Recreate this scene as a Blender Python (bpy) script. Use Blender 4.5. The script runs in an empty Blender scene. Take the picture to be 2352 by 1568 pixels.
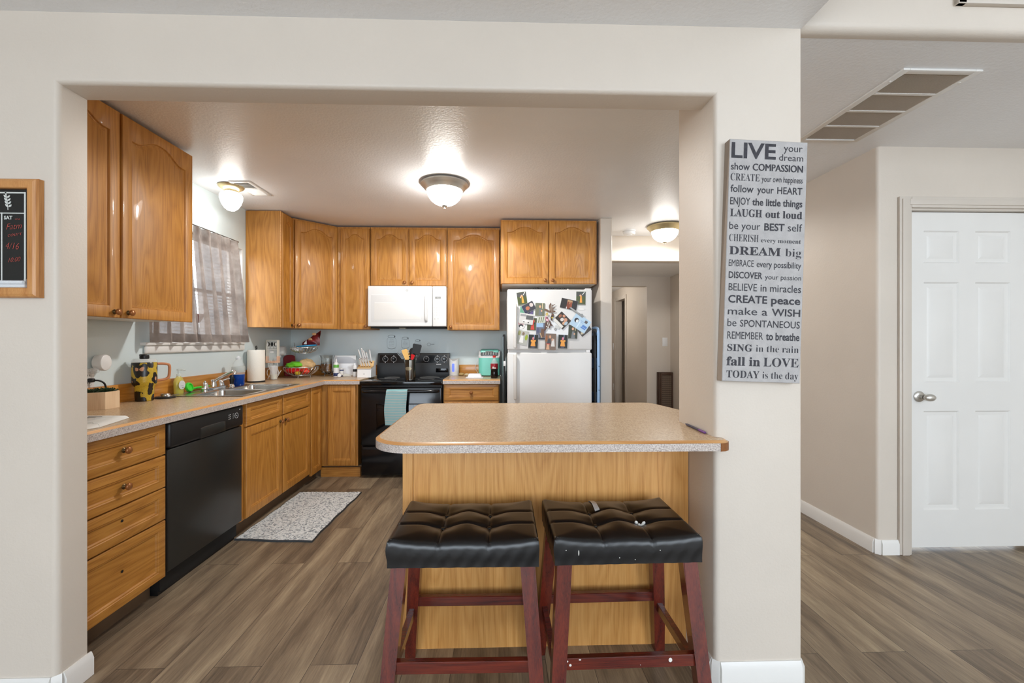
import bpy, bmesh, math, random, os
from mathutils import Vector, Matrix, Euler
random.seed(7)
R = math.radians
PI = math.pi
S = bpy.context.scene
COL = S.collection

def lin(r, g, b):
    f = lambda c: (c / 255 / 12.92) if c <= 10.3 else ((c / 255 + 0.055) / 1.055) ** 2.4
    return (f(r), f(g), f(b), 1.0)

# ------------------------------------------------------------ camera, light, exposure
cam_d = bpy.data.cameras.new('camera')
cam = bpy.data.objects.new('camera', cam_d)
COL.objects.link(cam)
cam.location = (0, 0, 1.247)
cam.rotation_euler = (R(90), 0, -math.atan(0.0305))
cam_d.sensor_width = 36
cam_d.lens = 36 * 982 / 2352
cam_d.clip_start = 0.05
S.camera = cam

W = bpy.data.worlds.new('daylight')
S.world = W
W.use_nodes = True
W.node_tree.nodes['Background'].inputs['Color'].default_value = (0.80, 0.90, 1.0, 1)
W.node_tree.nodes['Background'].inputs['Strength'].default_value = 2.2

def area(name, loc, rot, sx, sy, power, color):
    d = bpy.data.lights.new(name, 'AREA')
    d.shape = 'RECTANGLE'; d.size = sx; d.size_y = sy
    d.energy = power; d.color = color
    o = bpy.data.objects.new(name, d)
    o.location = loc; o.rotation_euler = rot
    COL.objects.link(o)
    return o
# daylight coming in through the windows of the living room behind the camera
area('daylight_living_room', (-0.9, -3.72, 1.35), (R(90), 0, 0), 2.9, 1.7, 112, (0.79, 0.895, 1.0))
area('daylight_living_room', (3.0, -3.72, 1.85), (R(90), 0, 0), 2.3, 2.6, 126, (0.80, 0.90, 1.0))
# daylight outside the kitchen window
area('daylight_kitchen', (-2.75, 3.2, 1.75), (0, R(-90), 0), 1.2, 1.1, 45, (0.92, 0.97, 1.0))

# the lamp of the corridor beyond the hallway doorway
_d = bpy.data.lights.new('corridor_lamp', 'POINT'); _d.energy = 9; _d.color = (1.0, 0.95, 0.88); _d.shadow_soft_size = 0.1
_o = bpy.data.objects.new('corridor_lamp', _d); _o.location = (1.3, 6.6, 1.9); COL.objects.link(_o)

S.view_settings.view_transform = 'Standard'
S.view_settings.look = 'None'
S.view_settings.exposure = 0.16
S.view_settings.gamma = 1
S.view_settings.use_curve_mapping = False
S.cycles.use_denoising = True
S.cycles.max_bounces = 10
S.cycles.diffuse_bounces = 6
S.cycles.transparent_max_bounces = 12
S.cycles.sample_clamp_indirect = 6
S.cycles.caustics_reflective = False
S.cycles.caustics_refractive = False

# ------------------------------------------------------------ materials
def newmat(name):
    m = bpy.data.materials.new(name)
    m.use_nodes = True
    return m, m.node_tree.nodes, m.node_tree.links, m.node_tree.nodes['Principled BSDF']

def ramp(n, stops):
    r = n.new('ShaderNodeValToRGB')
    e = r.color_ramp.elements
    e[0].position, e[0].color = stops[0]
    e[1].position, e[1].color = stops[-1]
    for p, c in stops[1:-1]:
        q = e.new(p); q.color = c
    return r

def coords(n, l, scale, rnd=True):
    tc = n.new('ShaderNodeTexCoord')
    mp = n.new('ShaderNodeMapping')
    mp.inputs['Scale'].default_value = scale
    if rnd:
        oi = n.new('ShaderNodeObjectInfo')
        mul = n.new('ShaderNodeVectorMath'); mul.operation = 'SCALE'
        cmb = n.new('ShaderNodeCombineXYZ')
        for k in range(3): l.new(oi.outputs['Random'], cmb.inputs[k])
        l.new(cmb.outputs[0], mul.inputs[0]); mul.inputs['Scale'].default_value = 37.0
        add = n.new('ShaderNodeVectorMath'); add.operation = 'ADD'
        l.new(tc.outputs['Object'], add.inputs[0]); l.new(mul.outputs[0], add.inputs[1])
        l.new(add.outputs[0], mp.inputs['Vector'])
    else:
        l.new(tc.outputs['Object'], mp.inputs['Vector'])
    return mp

def noise(n, l, vec, scale, detail=3, rough=0.5, dist=0.0):
    t = n.new('ShaderNodeTexNoise')
    t.inputs['Scale'].default_value = scale
    t.inputs['Detail'].default_value = detail
    t.inputs['Roughness'].default_value = rough
    t.inputs['Distortion'].default_value = dist
    l.new(vec, t.inputs['Vector'])
    return t

def bump(n, l, b, height, strength, dist=0.002):
    bp = n.new('ShaderNodeBump')
    bp.inputs['Strength'].default_value = strength
    bp.inputs['Distance'].default_value = dist
    l.new(height, bp.inputs['Height'])
    l.new(bp.outputs['Normal'], b.inputs['Normal'])

def plain(name, rgb, rough=0.5, metal=0.0, spec=0.5, nscale=0, nstr=0.1, vary=0.0, coat=0, trans=0, ior=1.45, alpha=1, emit=0, vscale=6):
    m, n, l, b = newmat(name)
    c = lin(*rgb)
    b.inputs['Base Color'].default_value = c
    b.inputs['Roughness'].default_value = rough
    b.inputs['Metallic'].default_value = metal
    b.inputs['Specular IOR Level'].default_value = spec
    b.inputs['Coat Weight'].default_value = coat
    b.inputs['Transmission Weight'].default_value = trans
    b.inputs['IOR'].default_value = ior
    b.inputs['Alpha'].default_value = alpha
    if emit:
        b.inputs['Emission Color'].default_value = c
        b.inputs['Emission Strength'].default_value = emit
    mp = None
    if vary or nscale:
        mp = coords(n, l, (1, 1, 1))
    if vary:
        t = noise(n, l, mp.outputs[0], vscale, 4, 0.6)
        lo = tuple(max(0, x * (1 - vary)) for x in c[:3]) + (1,)
        hi = tuple(min(1, x * (1 + vary)) for x in c[:3]) + (1,)
        r = ramp(n, [(0.3, lo), (0.7, hi)])
        l.new(t.outputs['Fac'], r.inputs[0]); l.new(r.outputs[0], b.inputs['Base Color'])
    if nscale:
        t = noise(n, l, mp.outputs[0], nscale, 2, 0.5)
        bump(n, l, b, t.outputs['Fac'], nstr)
    return m

def wood(name, dark, mid, light, scale, rough=0.4, rings=16, fine=1.0, coat=0.0, bstr=0.04, spec=0.5):
    m, n, l, b = newmat(name)
    mp = coords(n, l, scale)
    big = noise(n, l, mp.outputs[0], 1.0, 2, 0.45, 0.2)
    mul = n.new('ShaderNodeMath'); mul.operation = 'MULTIPLY'; mul.inputs[1].default_value = rings
    l.new(big.outputs['Fac'], mul.inputs[0])
    fr = n.new('ShaderNodeMath'); fr.operation = 'PINGPONG'; fr.inputs[1].default_value = 0.5
    l.new(mul.outputs[0], fr.inputs[0])
    mp2 = coords(n, l, tuple(s * (26 if s > 1.5 else 3.0) for s in scale))
    fib = noise(n, l, mp2.outputs[0], 2.2, 4, 0.7)
    mx = n.new('ShaderNodeMix'); mx.data_type = 'FLOAT'
    mx.inputs[0].default_value = 0.66 * fine
    fr2 = n.new('ShaderNodeMath'); fr2.operation = 'MULTIPLY_ADD'; fr2.inputs[1].default_value = 0.9; fr2.inputs[2].default_value = 0.25
    l.new(fr.outputs[0], fr2.inputs[0]); l.new(fr2.outputs[0], mx.inputs[2]); l.new(fib.outputs['Fac'], mx.inputs[3])
    r = ramp(n, [(0.28, lin(*dark)), (0.45, lin(*mid)), (0.62, lin(*light)), (0.9, lin(*mid))])
    l.new(mx.outputs[0], r.inputs[0])
    tone = noise(n, l, mp.outputs[0], 0.35, 1, 0.5)
    hs = n.new('ShaderNodeHueSaturation')
    mr = n.new('ShaderNodeMapRange'); mr.inputs[1].default_value = 0.3; mr.inputs[2].default_value = 0.7
    mr.inputs[3].default_value = 0.92; mr.inputs[4].default_value = 1.08
    l.new(tone.outputs['Fac'], mr.inputs[0]); l.new(mr.outputs[0], hs.inputs['Value'])
    l.new(r.outputs[0], hs.inputs['Color'])
    l.new(hs.outputs[0], b.inputs['Base Color'])
    b.inputs['Roughness'].default_value = rough
    b.inputs['Coat Weight'].default_value = coat
    b.inputs['Specular IOR Level'].default_value = spec
    bump(n, l, b, fib.outputs['Fac'], bstr)
    return m

def paint(name, rgb, rough=0.55, bs=150, bstr=0.12, spec=0.5, big=0.03):
    m, n, l, b = newmat(name)
    mp = coords(n, l, (1, 1, 1), False)
    t = noise(n, l, mp.outputs[0], bs, 3, 0.55)
    t2 = noise(n, l, mp.outputs[0], 1.7, 3, 0.6)
    c = lin(*rgb)
    r = ramp(n, [(0.3, tuple(x * (1 - big) for x in c[:3]) + (1,)), (0.7, tuple(min(1, x * (1 + big)) for x in c[:3]) + (1,))])
    l.new(t2.outputs['Fac'], r.inputs[0]); l.new(r.outputs[0], b.inputs['Base Color'])
    b.inputs['Roughness'].default_value = rough
    b.inputs['Specular IOR Level'].default_value = spec
    bump(n, l, b, t.outputs['Fac'], bstr, 0.003)
    return m

def laminate(name, base, flecks, rough=0.28, scale=1.0):
    m, n, l, b = newmat(name)
    mp = coords(n, l, (1, 1, 1), False)
    t = noise(n, l, mp.outputs[0], 170 * scale, 3, 0.75)
    t2 = noise(n, l, mp.outputs[0], 330 * scale, 2, 0.6)
    a = n.new('ShaderNodeMath'); a.operation = 'ADD'
    l.new(t.outputs['Fac'], a.inputs[0]); l.new(t2.outputs['Fac'], a.inputs[1])
    h = n.new('ShaderNodeMath'); h.operation = 'MULTIPLY'; h.inputs[1].default_value = 0.5
    l.new(a.outputs[0], h.inputs[0])
    r = ramp(n, [(0.36, lin(*flecks[0])), (0.45, lin(*flecks[1])), (0.51, lin(*base)), (0.6, lin(*flecks[2]))])
    l.new(h.outputs[0], r.inputs[0]); l.new(r.outputs[0], b.inputs['Base Color'])
    b.inputs['Roughness'].default_value = rough
    return m

def floor_mat():
    m, n, l, b = newmat('vinyl_planks')
    mp = coords(n, l, (1, 1, 1), False)
    mp.inputs['Rotation'].default_value = (0, 0, R(90))
    bk = n.new('ShaderNodeTexBrick')
    bk.offset = 0.37; bk.squash = 1.0
    bk.inputs['Scale'].default_value = 1.0
    bk.inputs['Brick Width'].default_value = 1.22
    bk.inputs['Row Height'].default_value = 0.182
    bk.inputs['Mortar Size'].default_value = 0.0012
    bk.inputs['Mortar Smooth'].default_value = 0.2
    bk.inputs['Bias'].default_value = 0.0
    bk.inputs['Color1'].default_value = (0, 0, 0, 1)
    bk.inputs['Color2'].default_value = (1, 1, 1, 1)
    bk.inputs['Mortar'].default_value = (0.5, 0.5, 0.5, 1)
    l.new(mp.outputs[0], bk.inputs['Vector'])
    sep = n.new('ShaderNodeSeparateColor'); l.new(bk.outputs['Color'], sep.inputs[0])
    # each plank gets its own grain: shift the noise lookup by the plank's random value
    cmb = n.new('ShaderNodeCombineXYZ')
    ml = n.new('ShaderNodeMath'); ml.operation = 'MULTIPLY'; ml.inputs[1].default_value = 19.0
    l.new(sep.outputs[0], ml.inputs[0]); l.new(ml.outputs[0], cmb.inputs[0]); l.new(ml.outputs[0], cmb.inputs[2])
    ad = n.new('ShaderNodeVectorMath'); ad.operation = 'ADD'
    l.new(mp.outputs[0], ad.inputs[0]); l.new(cmb.outputs[0], ad.inputs[1])
    m2 = n.new('ShaderNodeMapping'); m2.inputs['Scale'].default_value = (1.6, 13, 1)
    l.new(ad.outputs[0], m2.inputs['Vector'])
    g1 = noise(n, l, m2.outputs[0], 1.0, 4, 0.55, 0.6)
    m3 = n.new('ShaderNodeMapping'); m3.inputs['Scale'].default_value = (5, 95, 1)
    l.new(ad.outputs[0], m3.inputs['Vector'])
    g2 = noise(n, l, m3.outputs[0], 1.6, 5, 0.72, 0.3)
    mx = n.new('ShaderNodeMix'); mx.data_type = 'FLOAT'; mx.inputs[0].default_value = 0.38
    l.new(g1.outputs['Fac'], mx.inputs[2]); l.new(g2.outputs['Fac'], mx.inputs[3])
    mx2 = n.new('ShaderNodeMix'); mx2.data_type = 'FLOAT'; mx2.inputs[0].default_value = 0.13
    l.new(mx.outputs[0], mx2.inputs[2]); l.new(sep.outputs[0], mx2.inputs[3])
    r = ramp(n, [(0.30, lin(70, 59, 48)), (0.43, lin(114, 98, 80)), (0.55, lin(146, 128, 105)), (0.70, lin(182, 164, 135))])
    l.new(mx2.outputs[0], r.inputs[0])
    mc = n.new('ShaderNodeMix'); mc.data_type = 'RGBA'
    l.new(bk.outputs['Fac'], mc.inputs[0]); l.new(r.outputs[0], mc.inputs[6]); mc.inputs[7].default_value = lin(66, 55, 47)
    l.new(mc.outputs[2], b.inputs['Base Color'])
    b.inputs['Roughness'].default_value = 0.42
    bump(n, l, b, g2.outputs['Fac'], 0.05)
    return m

M = {}
M['wall'] = paint('warm_white_wall_paint', (208, 198, 186), 0.5, 120, 0.2)
M['hallwall'] = M['wall']
M['ceil'] = paint('ceiling_paint', (238, 240, 243), 0.36, 75, 0.5)
M['blue'] = paint('pale_blue_wall_paint', (212, 224, 226), 0.5)
M['trim'] = paint('white_trim_paint', (228, 226, 222), 0.4, 60, 0.02)
M['casing'] = paint('beige_casing_paint', (204, 195, 184), 0.4, 60, 0.02)
M['door'] = paint('white_door_paint', (226, 224, 220), 0.4, 220, 0.03)
M['floor'] = floor_mat()
OAK = ((132, 82, 28), (172, 115, 44), (190, 134, 60))
M['oakv'] = wood('oak_vertical_grain', *OAK, (7, 7, 0.9), 0.5, 14, coat=0.08)
M['oakh'] = wood('oak_horizontal_grain', *OAK, (0.9, 0.9, 9), 0.5, 12, coat=0.08)
M['oakpanel'] = wood('light_oak_veneer', (168, 110, 50), (198, 142, 76), (212, 158, 92), (6, 6, 0.7), 0.42, 15, coat=0.1)
M['oaksplash'] = wood('oak_backsplash', (150, 92, 30), (190, 126, 50), (208, 148, 70), (1, 1, 12), 0.3, 8, coat=0.3)
M['oaktrim'] = wood('oak_edge_strip', (180, 116, 56), (208, 150, 86), (224, 172, 110), (1.2, 1.2, 20), 0.35, 6, coat=0.2)
M['knob'] = plain('copper_brown_knob', (150, 96, 52), 0.3, 0.35, vary=0.2)
M['brass'] = plain('aged_brass', (92, 72, 44), 0.35, 0.8)
M['lamtop'] = laminate('tan_speckled_laminate', (202, 174, 138), ((160, 132, 104), (187, 159, 126), (216, 192, 160)), 0.27, 0.62)
M['lamedge'] = laminate('grey_speckled_laminate', (190, 179, 171), ((122, 110, 106), (166, 154, 147), (212, 203, 197)), 0.4, 1.15)
M['black'] = plain('black_gloss_enamel', (14, 15, 18), 0.16, 0, 0.5)
M['blackm'] = plain('black_satin_plastic', (26, 26, 27), 0.42, vary=0.1)
M['blackdull'] = plain('black_matte', (18, 18, 18), 0.7)
M['dwblack'] = plain('dishwasher_black', (38, 38, 36), 0.3)
M['glassblack'] = plain('black_ceramic_glass', (10, 10, 12), 0.06)
M['grey'] = plain('mid_grey_plastic', (128, 128, 126), 0.5)
M['lightgrey'] = plain('light_grey_plastic', (196, 196, 196), 0.45)
M['white'] = plain('white_appliance_enamel', (219, 219, 218), 0.32, nscale=500, nstr=0.02)
M['whitep'] = plain('white_plastic', (228, 228, 228), 0.35)
M['offwhite'] = plain('off_white_plastic', (224, 222, 218), 0.4)
M['steel'] = plain('stainless_steel', (190, 188, 184), 0.24, 1.0)
M['chrome'] = plain('chrome', (225, 226, 228), 0.08, 1.0)
M['nickel'] = plain('brushed_nickel', (206, 203, 196), 0.34, 0.75)
M['brassl'] = plain('antique_brass_lamp', (204, 188, 146), 0.32, 0.75)
M['clear'] = plain('clear_glass', (250, 252, 252), 0.02, trans=1.0, ior=1.3)
M['pane'] = plain('window_pane', (244, 248, 248), 0.03, alpha=0.09)
M['clearp'] = plain('clear_plastic', (240, 244, 246), 0.08, alpha=0.28)
def frosted(name, strength):
    m, n, l, b = newmat(name)
    em = n.new('ShaderNodeEmission'); em.inputs['Color'].default_value = lin(255, 252, 246); em.inputs['Strength'].default_value = strength
    tr = n.new('ShaderNodeBsdfTransparent'); mx = n.new('ShaderNodeMixShader'); mx.inputs[0].default_value = 0.5
    l.new(tr.outputs[0], mx.inputs[1]); l.new(em.outputs[0], mx.inputs[2]); l.new(mx.outputs[0], n['Material Output'].inputs['Surface'])
    return m
M['glow'] = frosted('glowing_frosted_glass', 60)
M['glow3'] = frosted('glowing_frosted_glass_hallway', 22)
M['glow2'] = frosted('glowing_frosted_globe', 15)
def bulb(loc, power):
    d = bpy.data.lights.new('bulb', 'SPOT'); d.energy = power; d.color = (1.0, 0.98, 0.95)
    d.spot_size = R(172); d.spot_blend = 0.12; d.shadow_soft_size = 0.05
    o = bpy.data.objects.new('bulb', d); o.location = loc; COL.objects.link(o)
    return o
M['leather'] = plain('black_leatherette', (13, 13, 15), 0.32, 0, 0.55, nscale=260, nstr=0.05, vary=0.2)
M['leather'].node_tree.nodes['Principled BSDF'].inputs['Coat Weight'].default_value = 0.12
M['leather'].node_tree.nodes['Principled BSDF'].inputs['Coat Roughness'].default_value = 0.42
M['stitch'] = plain('grey_thread', (96, 90, 84), 0.8)
M['mahog'] = wood('mahogany_stain', (52, 14, 10), (84, 26, 17), (108, 38, 22), (9, 9, 1.2), 0.26, 8, coat=0.4, spec=0.6)
M['mahogh'] = wood('mahogany_stain_rail', (52, 14, 10), (84, 26, 17), (108, 38, 22), (1.2, 1.6, 9), 0.26, 8, coat=0.4, spec=0.6)
M['scuff'] = plain('white_scuff', (222, 220, 214), 0.8)
M['red'] = plain('red_plastic', (196, 22, 26), 0.35)
M['dkred'] = plain('dark_red_plastic', (128, 22, 34), 0.4)
M['greenlime'] = plain('lime_green', (110, 200, 40), 0.5)
M['tan'] = plain('tan_skin', (214, 160, 124), 0.6)
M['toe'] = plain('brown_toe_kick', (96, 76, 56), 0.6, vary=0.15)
M['shadowwood'] = plain('dark_cabinet_gap', (44, 30, 20), 0.8)

# ------------------------------------------------------------ mesh building
OFF = {}
def rootof(o):
    while o.parent: o = o.parent
    return o

class MB:
    def __init__(s):
        s.bm = bmesh.new(); s.mi = 0
    def m(s, i):
        s.mi = i; return s
    def _new(s, f0):
        for f in s.bm.faces[:] if f0 == 0 else list(s.bm.faces)[f0:]:
            f.material_index = s.mi
    def faces(s, verts, polys):
        vs = [s.bm.verts.new(v) for v in verts]
        for p in polys:
            try:
                f = s.bm.faces.new([vs[i] for i in p]); f.material_index = s.mi
            except ValueError: pass
        return s
    def box(s, x0, x1, y0, y1, z0, z1, bev=0.0, seg=2, mat=None):
        t = bmesh.new()
        bmesh.ops.create_cube(t, size=1)
        bmesh.ops.scale(t, vec=(abs(x1 - x0), abs(y1 - y0), abs(z1 - z0)), verts=t.verts)
        if bev > 0:
            bmesh.ops.bevel(t, geom=t.edges[:], offset=bev, segments=seg, profile=0.5, affect='EDGES')
        bmesh.ops.translate(t, vec=((x0 + x1) / 2, (y0 + y1) / 2, (z0 + z1) / 2), verts=t.verts)
        if mat is not None: bmesh.ops.transform(t, matrix=mat, verts=t.verts)
        return s.merge(t)
    def merge(s, t, keepmat=False):
        t.verts.index_update()
        vs = [s.bm.verts.new(v.co) for v in t.verts]
        for f in t.faces:
            try:
                g = s.bm.faces.new([vs[v.index] for v in f.verts])
                g.material_index = f.material_index if keepmat else s.mi
            except ValueError: pass
        t.free()
        return s
    def lathe(s, prof, c=(0, 0, 0), n=32, mat=None, sx=1, sy=1):
        vs = []; polys = []
        for r, z in prof:
            for k in range(n):
                a = 2 * PI * k / n
                vs.append(Vector((r * math.cos(a) * sx, r * math.sin(a) * sy, z)))
        for i in range(len(prof) - 1):
            for k in range(n):
                k2 = (k + 1) % n
                polys.append((i * n + k, i * n + k2, (i + 1) * n + k2, (i + 1) * n + k))
        if prof[0][0] > 1e-5: polys.append(tuple(reversed(range(n))))
        if prof[-1][0] > 1e-5: polys.append(tuple((len(prof) - 1) * n + k for k in range(n)))
        if mat is not None: vs = [mat @ v for v in vs]
        vs = [v + Vector(c) for v in vs]
        s.faces(vs, polys)
        return s
    def cyl(s, p0, p1, r0, r1=None, n=16, bev=0):
        r1 = r0 if r1 is None else r1
        p0 = Vector(p0); p1 = Vector(p1); d = p1 - p0; L = d.length
        q = d.to_track_quat('Z', 'Y').to_matrix().to_4x4()
        prof = [(r0, 0), (r1, L)]
        if bev: prof = [(r0 - bev, 0), (r0, bev), (r1, L - bev), (r1 - bev, L)]
        return s.lathe(prof, p0, n, q)
    def ball(s, c, r, n=16, mat=None):
        if not isinstance(r, (tuple, list)): r = (r, r, r)
        t = bmesh.new()
        bmesh.ops.create_uvsphere(t, u_segments=n, v_segments=max(6, n // 2), radius=1)
        bmesh.ops.scale(t, vec=r, verts=t.verts)
        if mat is not None: bmesh.ops.transform(t, matrix=mat, verts=t.verts)
        bmesh.ops.translate(t, vec=c, verts=t.verts)
        return s.merge(t)
    def tube(s, pts, r, n=8, closed=False, smooth=0, flat=None):
        pts = [Vector(p) for p in pts]
        if smooth:
            for _ in range(smooth):
                q = []
                N = len(pts)
                rng = range(N) if closed else range(N - 1)
                if not closed: q.append(pts[0])
                for i in rng:
                    a, b = pts[i], pts[(i + 1) % N]
                    q += [a * 0.75 + b * 0.25, a * 0.25 + b * 0.75]
                if not closed: q.append(pts[-1])
                pts = q
        N = len(pts); vs = []; polys = []
        up = Vector((0, 0, 1)); prev = None
        for i, p in enumerate(pts):
            if closed: d = pts[(i + 1) % N] - pts[i - 1]
            else: d = pts[min(i + 1, N - 1)] - pts[max(i - 1, 0)]
            if d.length < 1e-9: d = Vector((0, 0, 1))
            d.normalize()
            if prev is None:
                a = d.cross(up)
                if a.length < 1e-3: a = d.cross(Vector((1, 0, 0)))
            else:
                a = prev - d * prev.dot(d)
                if a.length < 1e-6: a = d.cross(up)
            a.normalize(); prev = a; b = d.cross(a)
            rr = r[i * len(r) // N] if isinstance(r, (list, tuple)) else r
            fx, fy = flat or (1, 1)
            for k in range(n):
                t = 2 * PI * k / n
                vs.append(p + a * (rr * fx * math.cos(t)) + b * (rr * fy * math.sin(t)))
        for i in range(N if closed else N - 1):
            j = (i + 1) % N
            for k in range(n):
                k2 = (k + 1) % n
                polys.append((i * n + k, i * n + k2, j * n + k2, j * n + k))
        if not closed:
            polys += [tuple(reversed(range(n))), tuple((N - 1) * n + k for k in range(n))]
        return s.faces(vs, polys)
    def rings(s, rings, cap0=True, cap1=True):
        n = len(rings[0]); vs = [v for r in rings for v in r]; polys = []
        for i in range(len(rings) - 1):
            for k in range(n):
                k2 = (k + 1) % n
                polys.append((i * n + k, i * n + k2, (i + 1) * n + k2, (i + 1) * n + k))
        if cap0: polys.append(tuple(reversed(range(n))))
        if cap1: polys.append(tuple((len(rings) - 1) * n + k for k in range(n)))
        return s.faces(vs, polys)
    def prism(s, pts, a, b, axis='z', mat=None):
        f = {'z': lambda p, h: (p[0], p[1], h), 'y': lambda p, h: (p[0], h, p[1]), 'x': lambda p, h: (h, p[0], p[1])}[axis]
        v0 = [Vector(f(p, a)) for p in pts]; v1 = [Vector(f(p, b)) for p in pts]
        if mat is not None: v0 = [mat @ v for v in v0]; v1 = [mat @ v for v in v1]
        return s.rings([v0, v1])
    def grid(s, fn, nu, nv, thick=0, flip=False):
        vs = [Vector(fn(i / nu, j / nv)) for j in range(nv + 1) for i in range(nu + 1)]
        polys = [(j * (nu + 1) + i, j * (nu + 1) + i + 1, (j + 1) * (nu + 1) + i + 1, (j + 1) * (nu + 1) + i) for j in range(nv) for i in range(nu)]
        return s.faces(vs, polys)
    def build(s, name, mats, parent=None, smooth=35, kind=None, label=None, normals=True):
        bm = s.bm
        if normals: bmesh.ops.recalc_face_normals(bm, faces=bm.faces)
        if parent is not None:
            off = OFF.get(rootof(parent).name)
            if off is not None: bmesh.ops.translate(bm, vec=-Vector(off), verts=bm.verts)
        me = bpy.data.meshes.new(name)
        bm.to_mesh(me); bm.free()
        for mt in (mats if isinstance(mats, (list, tuple)) else [mats]):
            me.materials.append(M[mt] if isinstance(mt, str) else mt)
        if smooth:
            for p in me.polygons: p.use_smooth = True
            me.set_sharp_from_angle(angle=R(smooth))
        o = bpy.data.objects.new(name, me)
        COL.objects.link(o)
        if parent is not None: o.parent = parent
        if kind: o['kind'] = kind
        if label: o['label'] = label
        return o

def tag(o, label, cat, group=None):
    o['label'] = label; o['category'] = cat
    if group: o['group'] = group
    return o

def thing(name, label, cat, loc, group=None, world=True, rot=None):
    o = bpy.data.objects.new(name, None)
    o.empty_display_size = 0.05
    COL.objects.link(o)
    o.location = loc
    if rot: o.rotation_euler = rot
    tag(o, label, cat, group)
    if world: OFF[o.name] = tuple(loc)
    return o

def single(mb, name, mats, label, cat, loc, group=None, smooth=35):
    """a thing that is one mesh, built in world coordinates, origin at its base"""
    bmesh.ops.translate(mb.bm, vec=-Vector(loc), verts=mb.bm.verts)
    o = mb.build(name, mats, None, smooth)
    o.location = loc
    return tag(o, label, cat, group)

def struct(mb, name, mats, smooth=30):
    return mb.build(name, mats, None, smooth, kind='structure')

# ------------------------------------------------------------ lettering
FONTS = {}
def font(key):
    if key == 'sans': return None
    if key not in FONTS:
        FONTS[key] = None
        try:
            base = os.path.join(bpy.utils.system_resource('DATAFILES'), 'fonts')
            fn = {'math': 'NotoSansMath-Regular.woff2', 'inter': 'Inter.woff2'}[key]
            FONTS[key] = bpy.data.fonts.load(os.path.join(base, fn))
        except Exception:
            FONTS[key] = None
    return FONTS[key]

def seriffy(t):
    if font('math') is None: return t
    o = ''
    for c in t:
        if 'A' <= c <= 'Z': o += chr(0x1D400 + ord(c) - 65)
        elif 'a' <= c <= 'z': o += chr(0x1D41A + ord(c) - 97)
        else: o += c
    return o

def text_bm(txt, weight=0.0, serif=False, shear=0.0, extrude=0.0):
    cu = bpy.data.curves.new('lettering', 'FONT')
    cu.body = seriffy(txt) if serif else txt
    f = font('math') if serif else None
    if f: cu.font = f
    cu.offset = weight; cu.shear = shear; cu.extrude = extrude
    cu.resolution_u = 3; cu.fill_mode = 'FRONT' if extrude == 0 else 'BOTH'
    o = bpy.data.objects.new('lettering', cu)
    COL.objects.link(o)
    dg = bpy.context.evaluated_depsgraph_get()
    dg.update()
    me = bpy.data.meshes.new_from_object(o.evaluated_get(dg))
    bpy.data.objects.remove(o); bpy.data.curves.remove(cu)
    b = bmesh.new(); b.from_mesh(me); bpy.data.meshes.remove(me)
    return b

def put_text(mb, txt, org, xd, yd, x0, x1, y0, y1, weight=0.0, serif=False, shear=0.0):
    """letters fitted in the box x0..x1 (along xd), baseline y0 and cap height y1 (along yd)"""
    b = text_bm(txt, weight, serif, shear)
    if not b.verts: b.free(); return mb
    mnx = min(v.co.x for v in b.verts); mxx = max(v.co.x for v in b.verts)
    has_cap = any(c.isupper() or c in 'bdfhkl0123456789' for c in txt)
    mxy = max(v.co.y for v in b.verts)
    capy = mxy if has_cap else mxy * 1.32
    org = Vector(org); xd = Vector(xd); yd = Vector(yd)
    for v in b.verts:
        x = x0 + (v.co.x - mnx) / max(1e-6, mxx - mnx) * (x1 - x0)
        y = y0 + v.co.y / max(1e-6, capy) * (y1 - y0)
        v.co = org + xd * x + yd * y
    return mb.merge(b)
# ------------------------------------------------------------ the setting
CZ = 2.39
def bevel_where(bm, test, off, seg=4):
    es = [e for e in bm.edges if all(test(v.co) for v in e.verts)]
    bmesh.ops.bevel(bm, geom=es, offset=off, segments=seg, profile=0.5, affect='EDGES')

struct(MB().box(-3.5, 5.1, -3.95, 9.1, -0.08, 0), 'floor', 'floor', 0)
c = MB()
c.box(-3.5, 1.105, -3.95, 1.56, CZ, 2.5).prism([(-2.32, 1.575), (5.1, 1.575), (5.1, 2.6), (2.36, 2.6), (2.36, 4.62), (-2.32, 4.62)], CZ, 2.5)
struct(c, 'ceiling', 'ceil', 0)
struct(MB().box(1.0, 2.5, 4.69, 9.1, 2.118, 2.2), 'ceiling_hallway', 'ceil', 0)
struct(MB().box(1.0, 5.1, -3.95, 1.75, 3.4, 3.5), 'ceiling_high', 'ceil', 0)
struct(MB().box(0.98, 1.105, -3.95, 1.53, CZ + 0.005, 3.4), 'wall_bulkhead', 'wall', 0)

# front wall with the wide opening into the kitchen
f = MB()
poly = [(-3.5, 0), (-1.533, 0), (-1.533, 2.146), (0.785, 2.146), (0.785, 0), (1.105, 0), (1.105, CZ), (-3.5, CZ)]
f.prism(poly, 1.53, 1.64, 'y')
bmesh.ops.remove_doubles(f.bm, verts=f.bm.verts, dist=1e-5)
inner = lambda v: v.y < 1.535 and ((abs(v.x + 1.533) < .01 and v.z < 2.15) or (abs(v.z - 2.146) < .01 and -1.54 < v.x < .79) or (abs(v.x - .785) < .01 and v.z < 2.15))
right = lambda v: v.y < 1.535 and abs(v.x - 1.105) < .01
bevel_where(f.bm, inner, 0.02)
bevel_where(f.bm, right, 0.006)
struct(f, 'wall_front', 'wall', 40)
p = MB().box(0.785, 1.105, 1.64, 1.85, 0, CZ)
bevel_where(p.bm, lambda v: v.y > 1.84, 0.012)
struct(p, 'wall_pier', 'wall', 40)
h = MB().box(1.105, 5.1, 1.53, 1.576, CZ - .0005, 3.4)
bevel_where(h.bm, lambda v: v.y < 1.54 and v.z < CZ + .01, 0.03)
struct(h, 'wall_upper', 'wall', 40)

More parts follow.
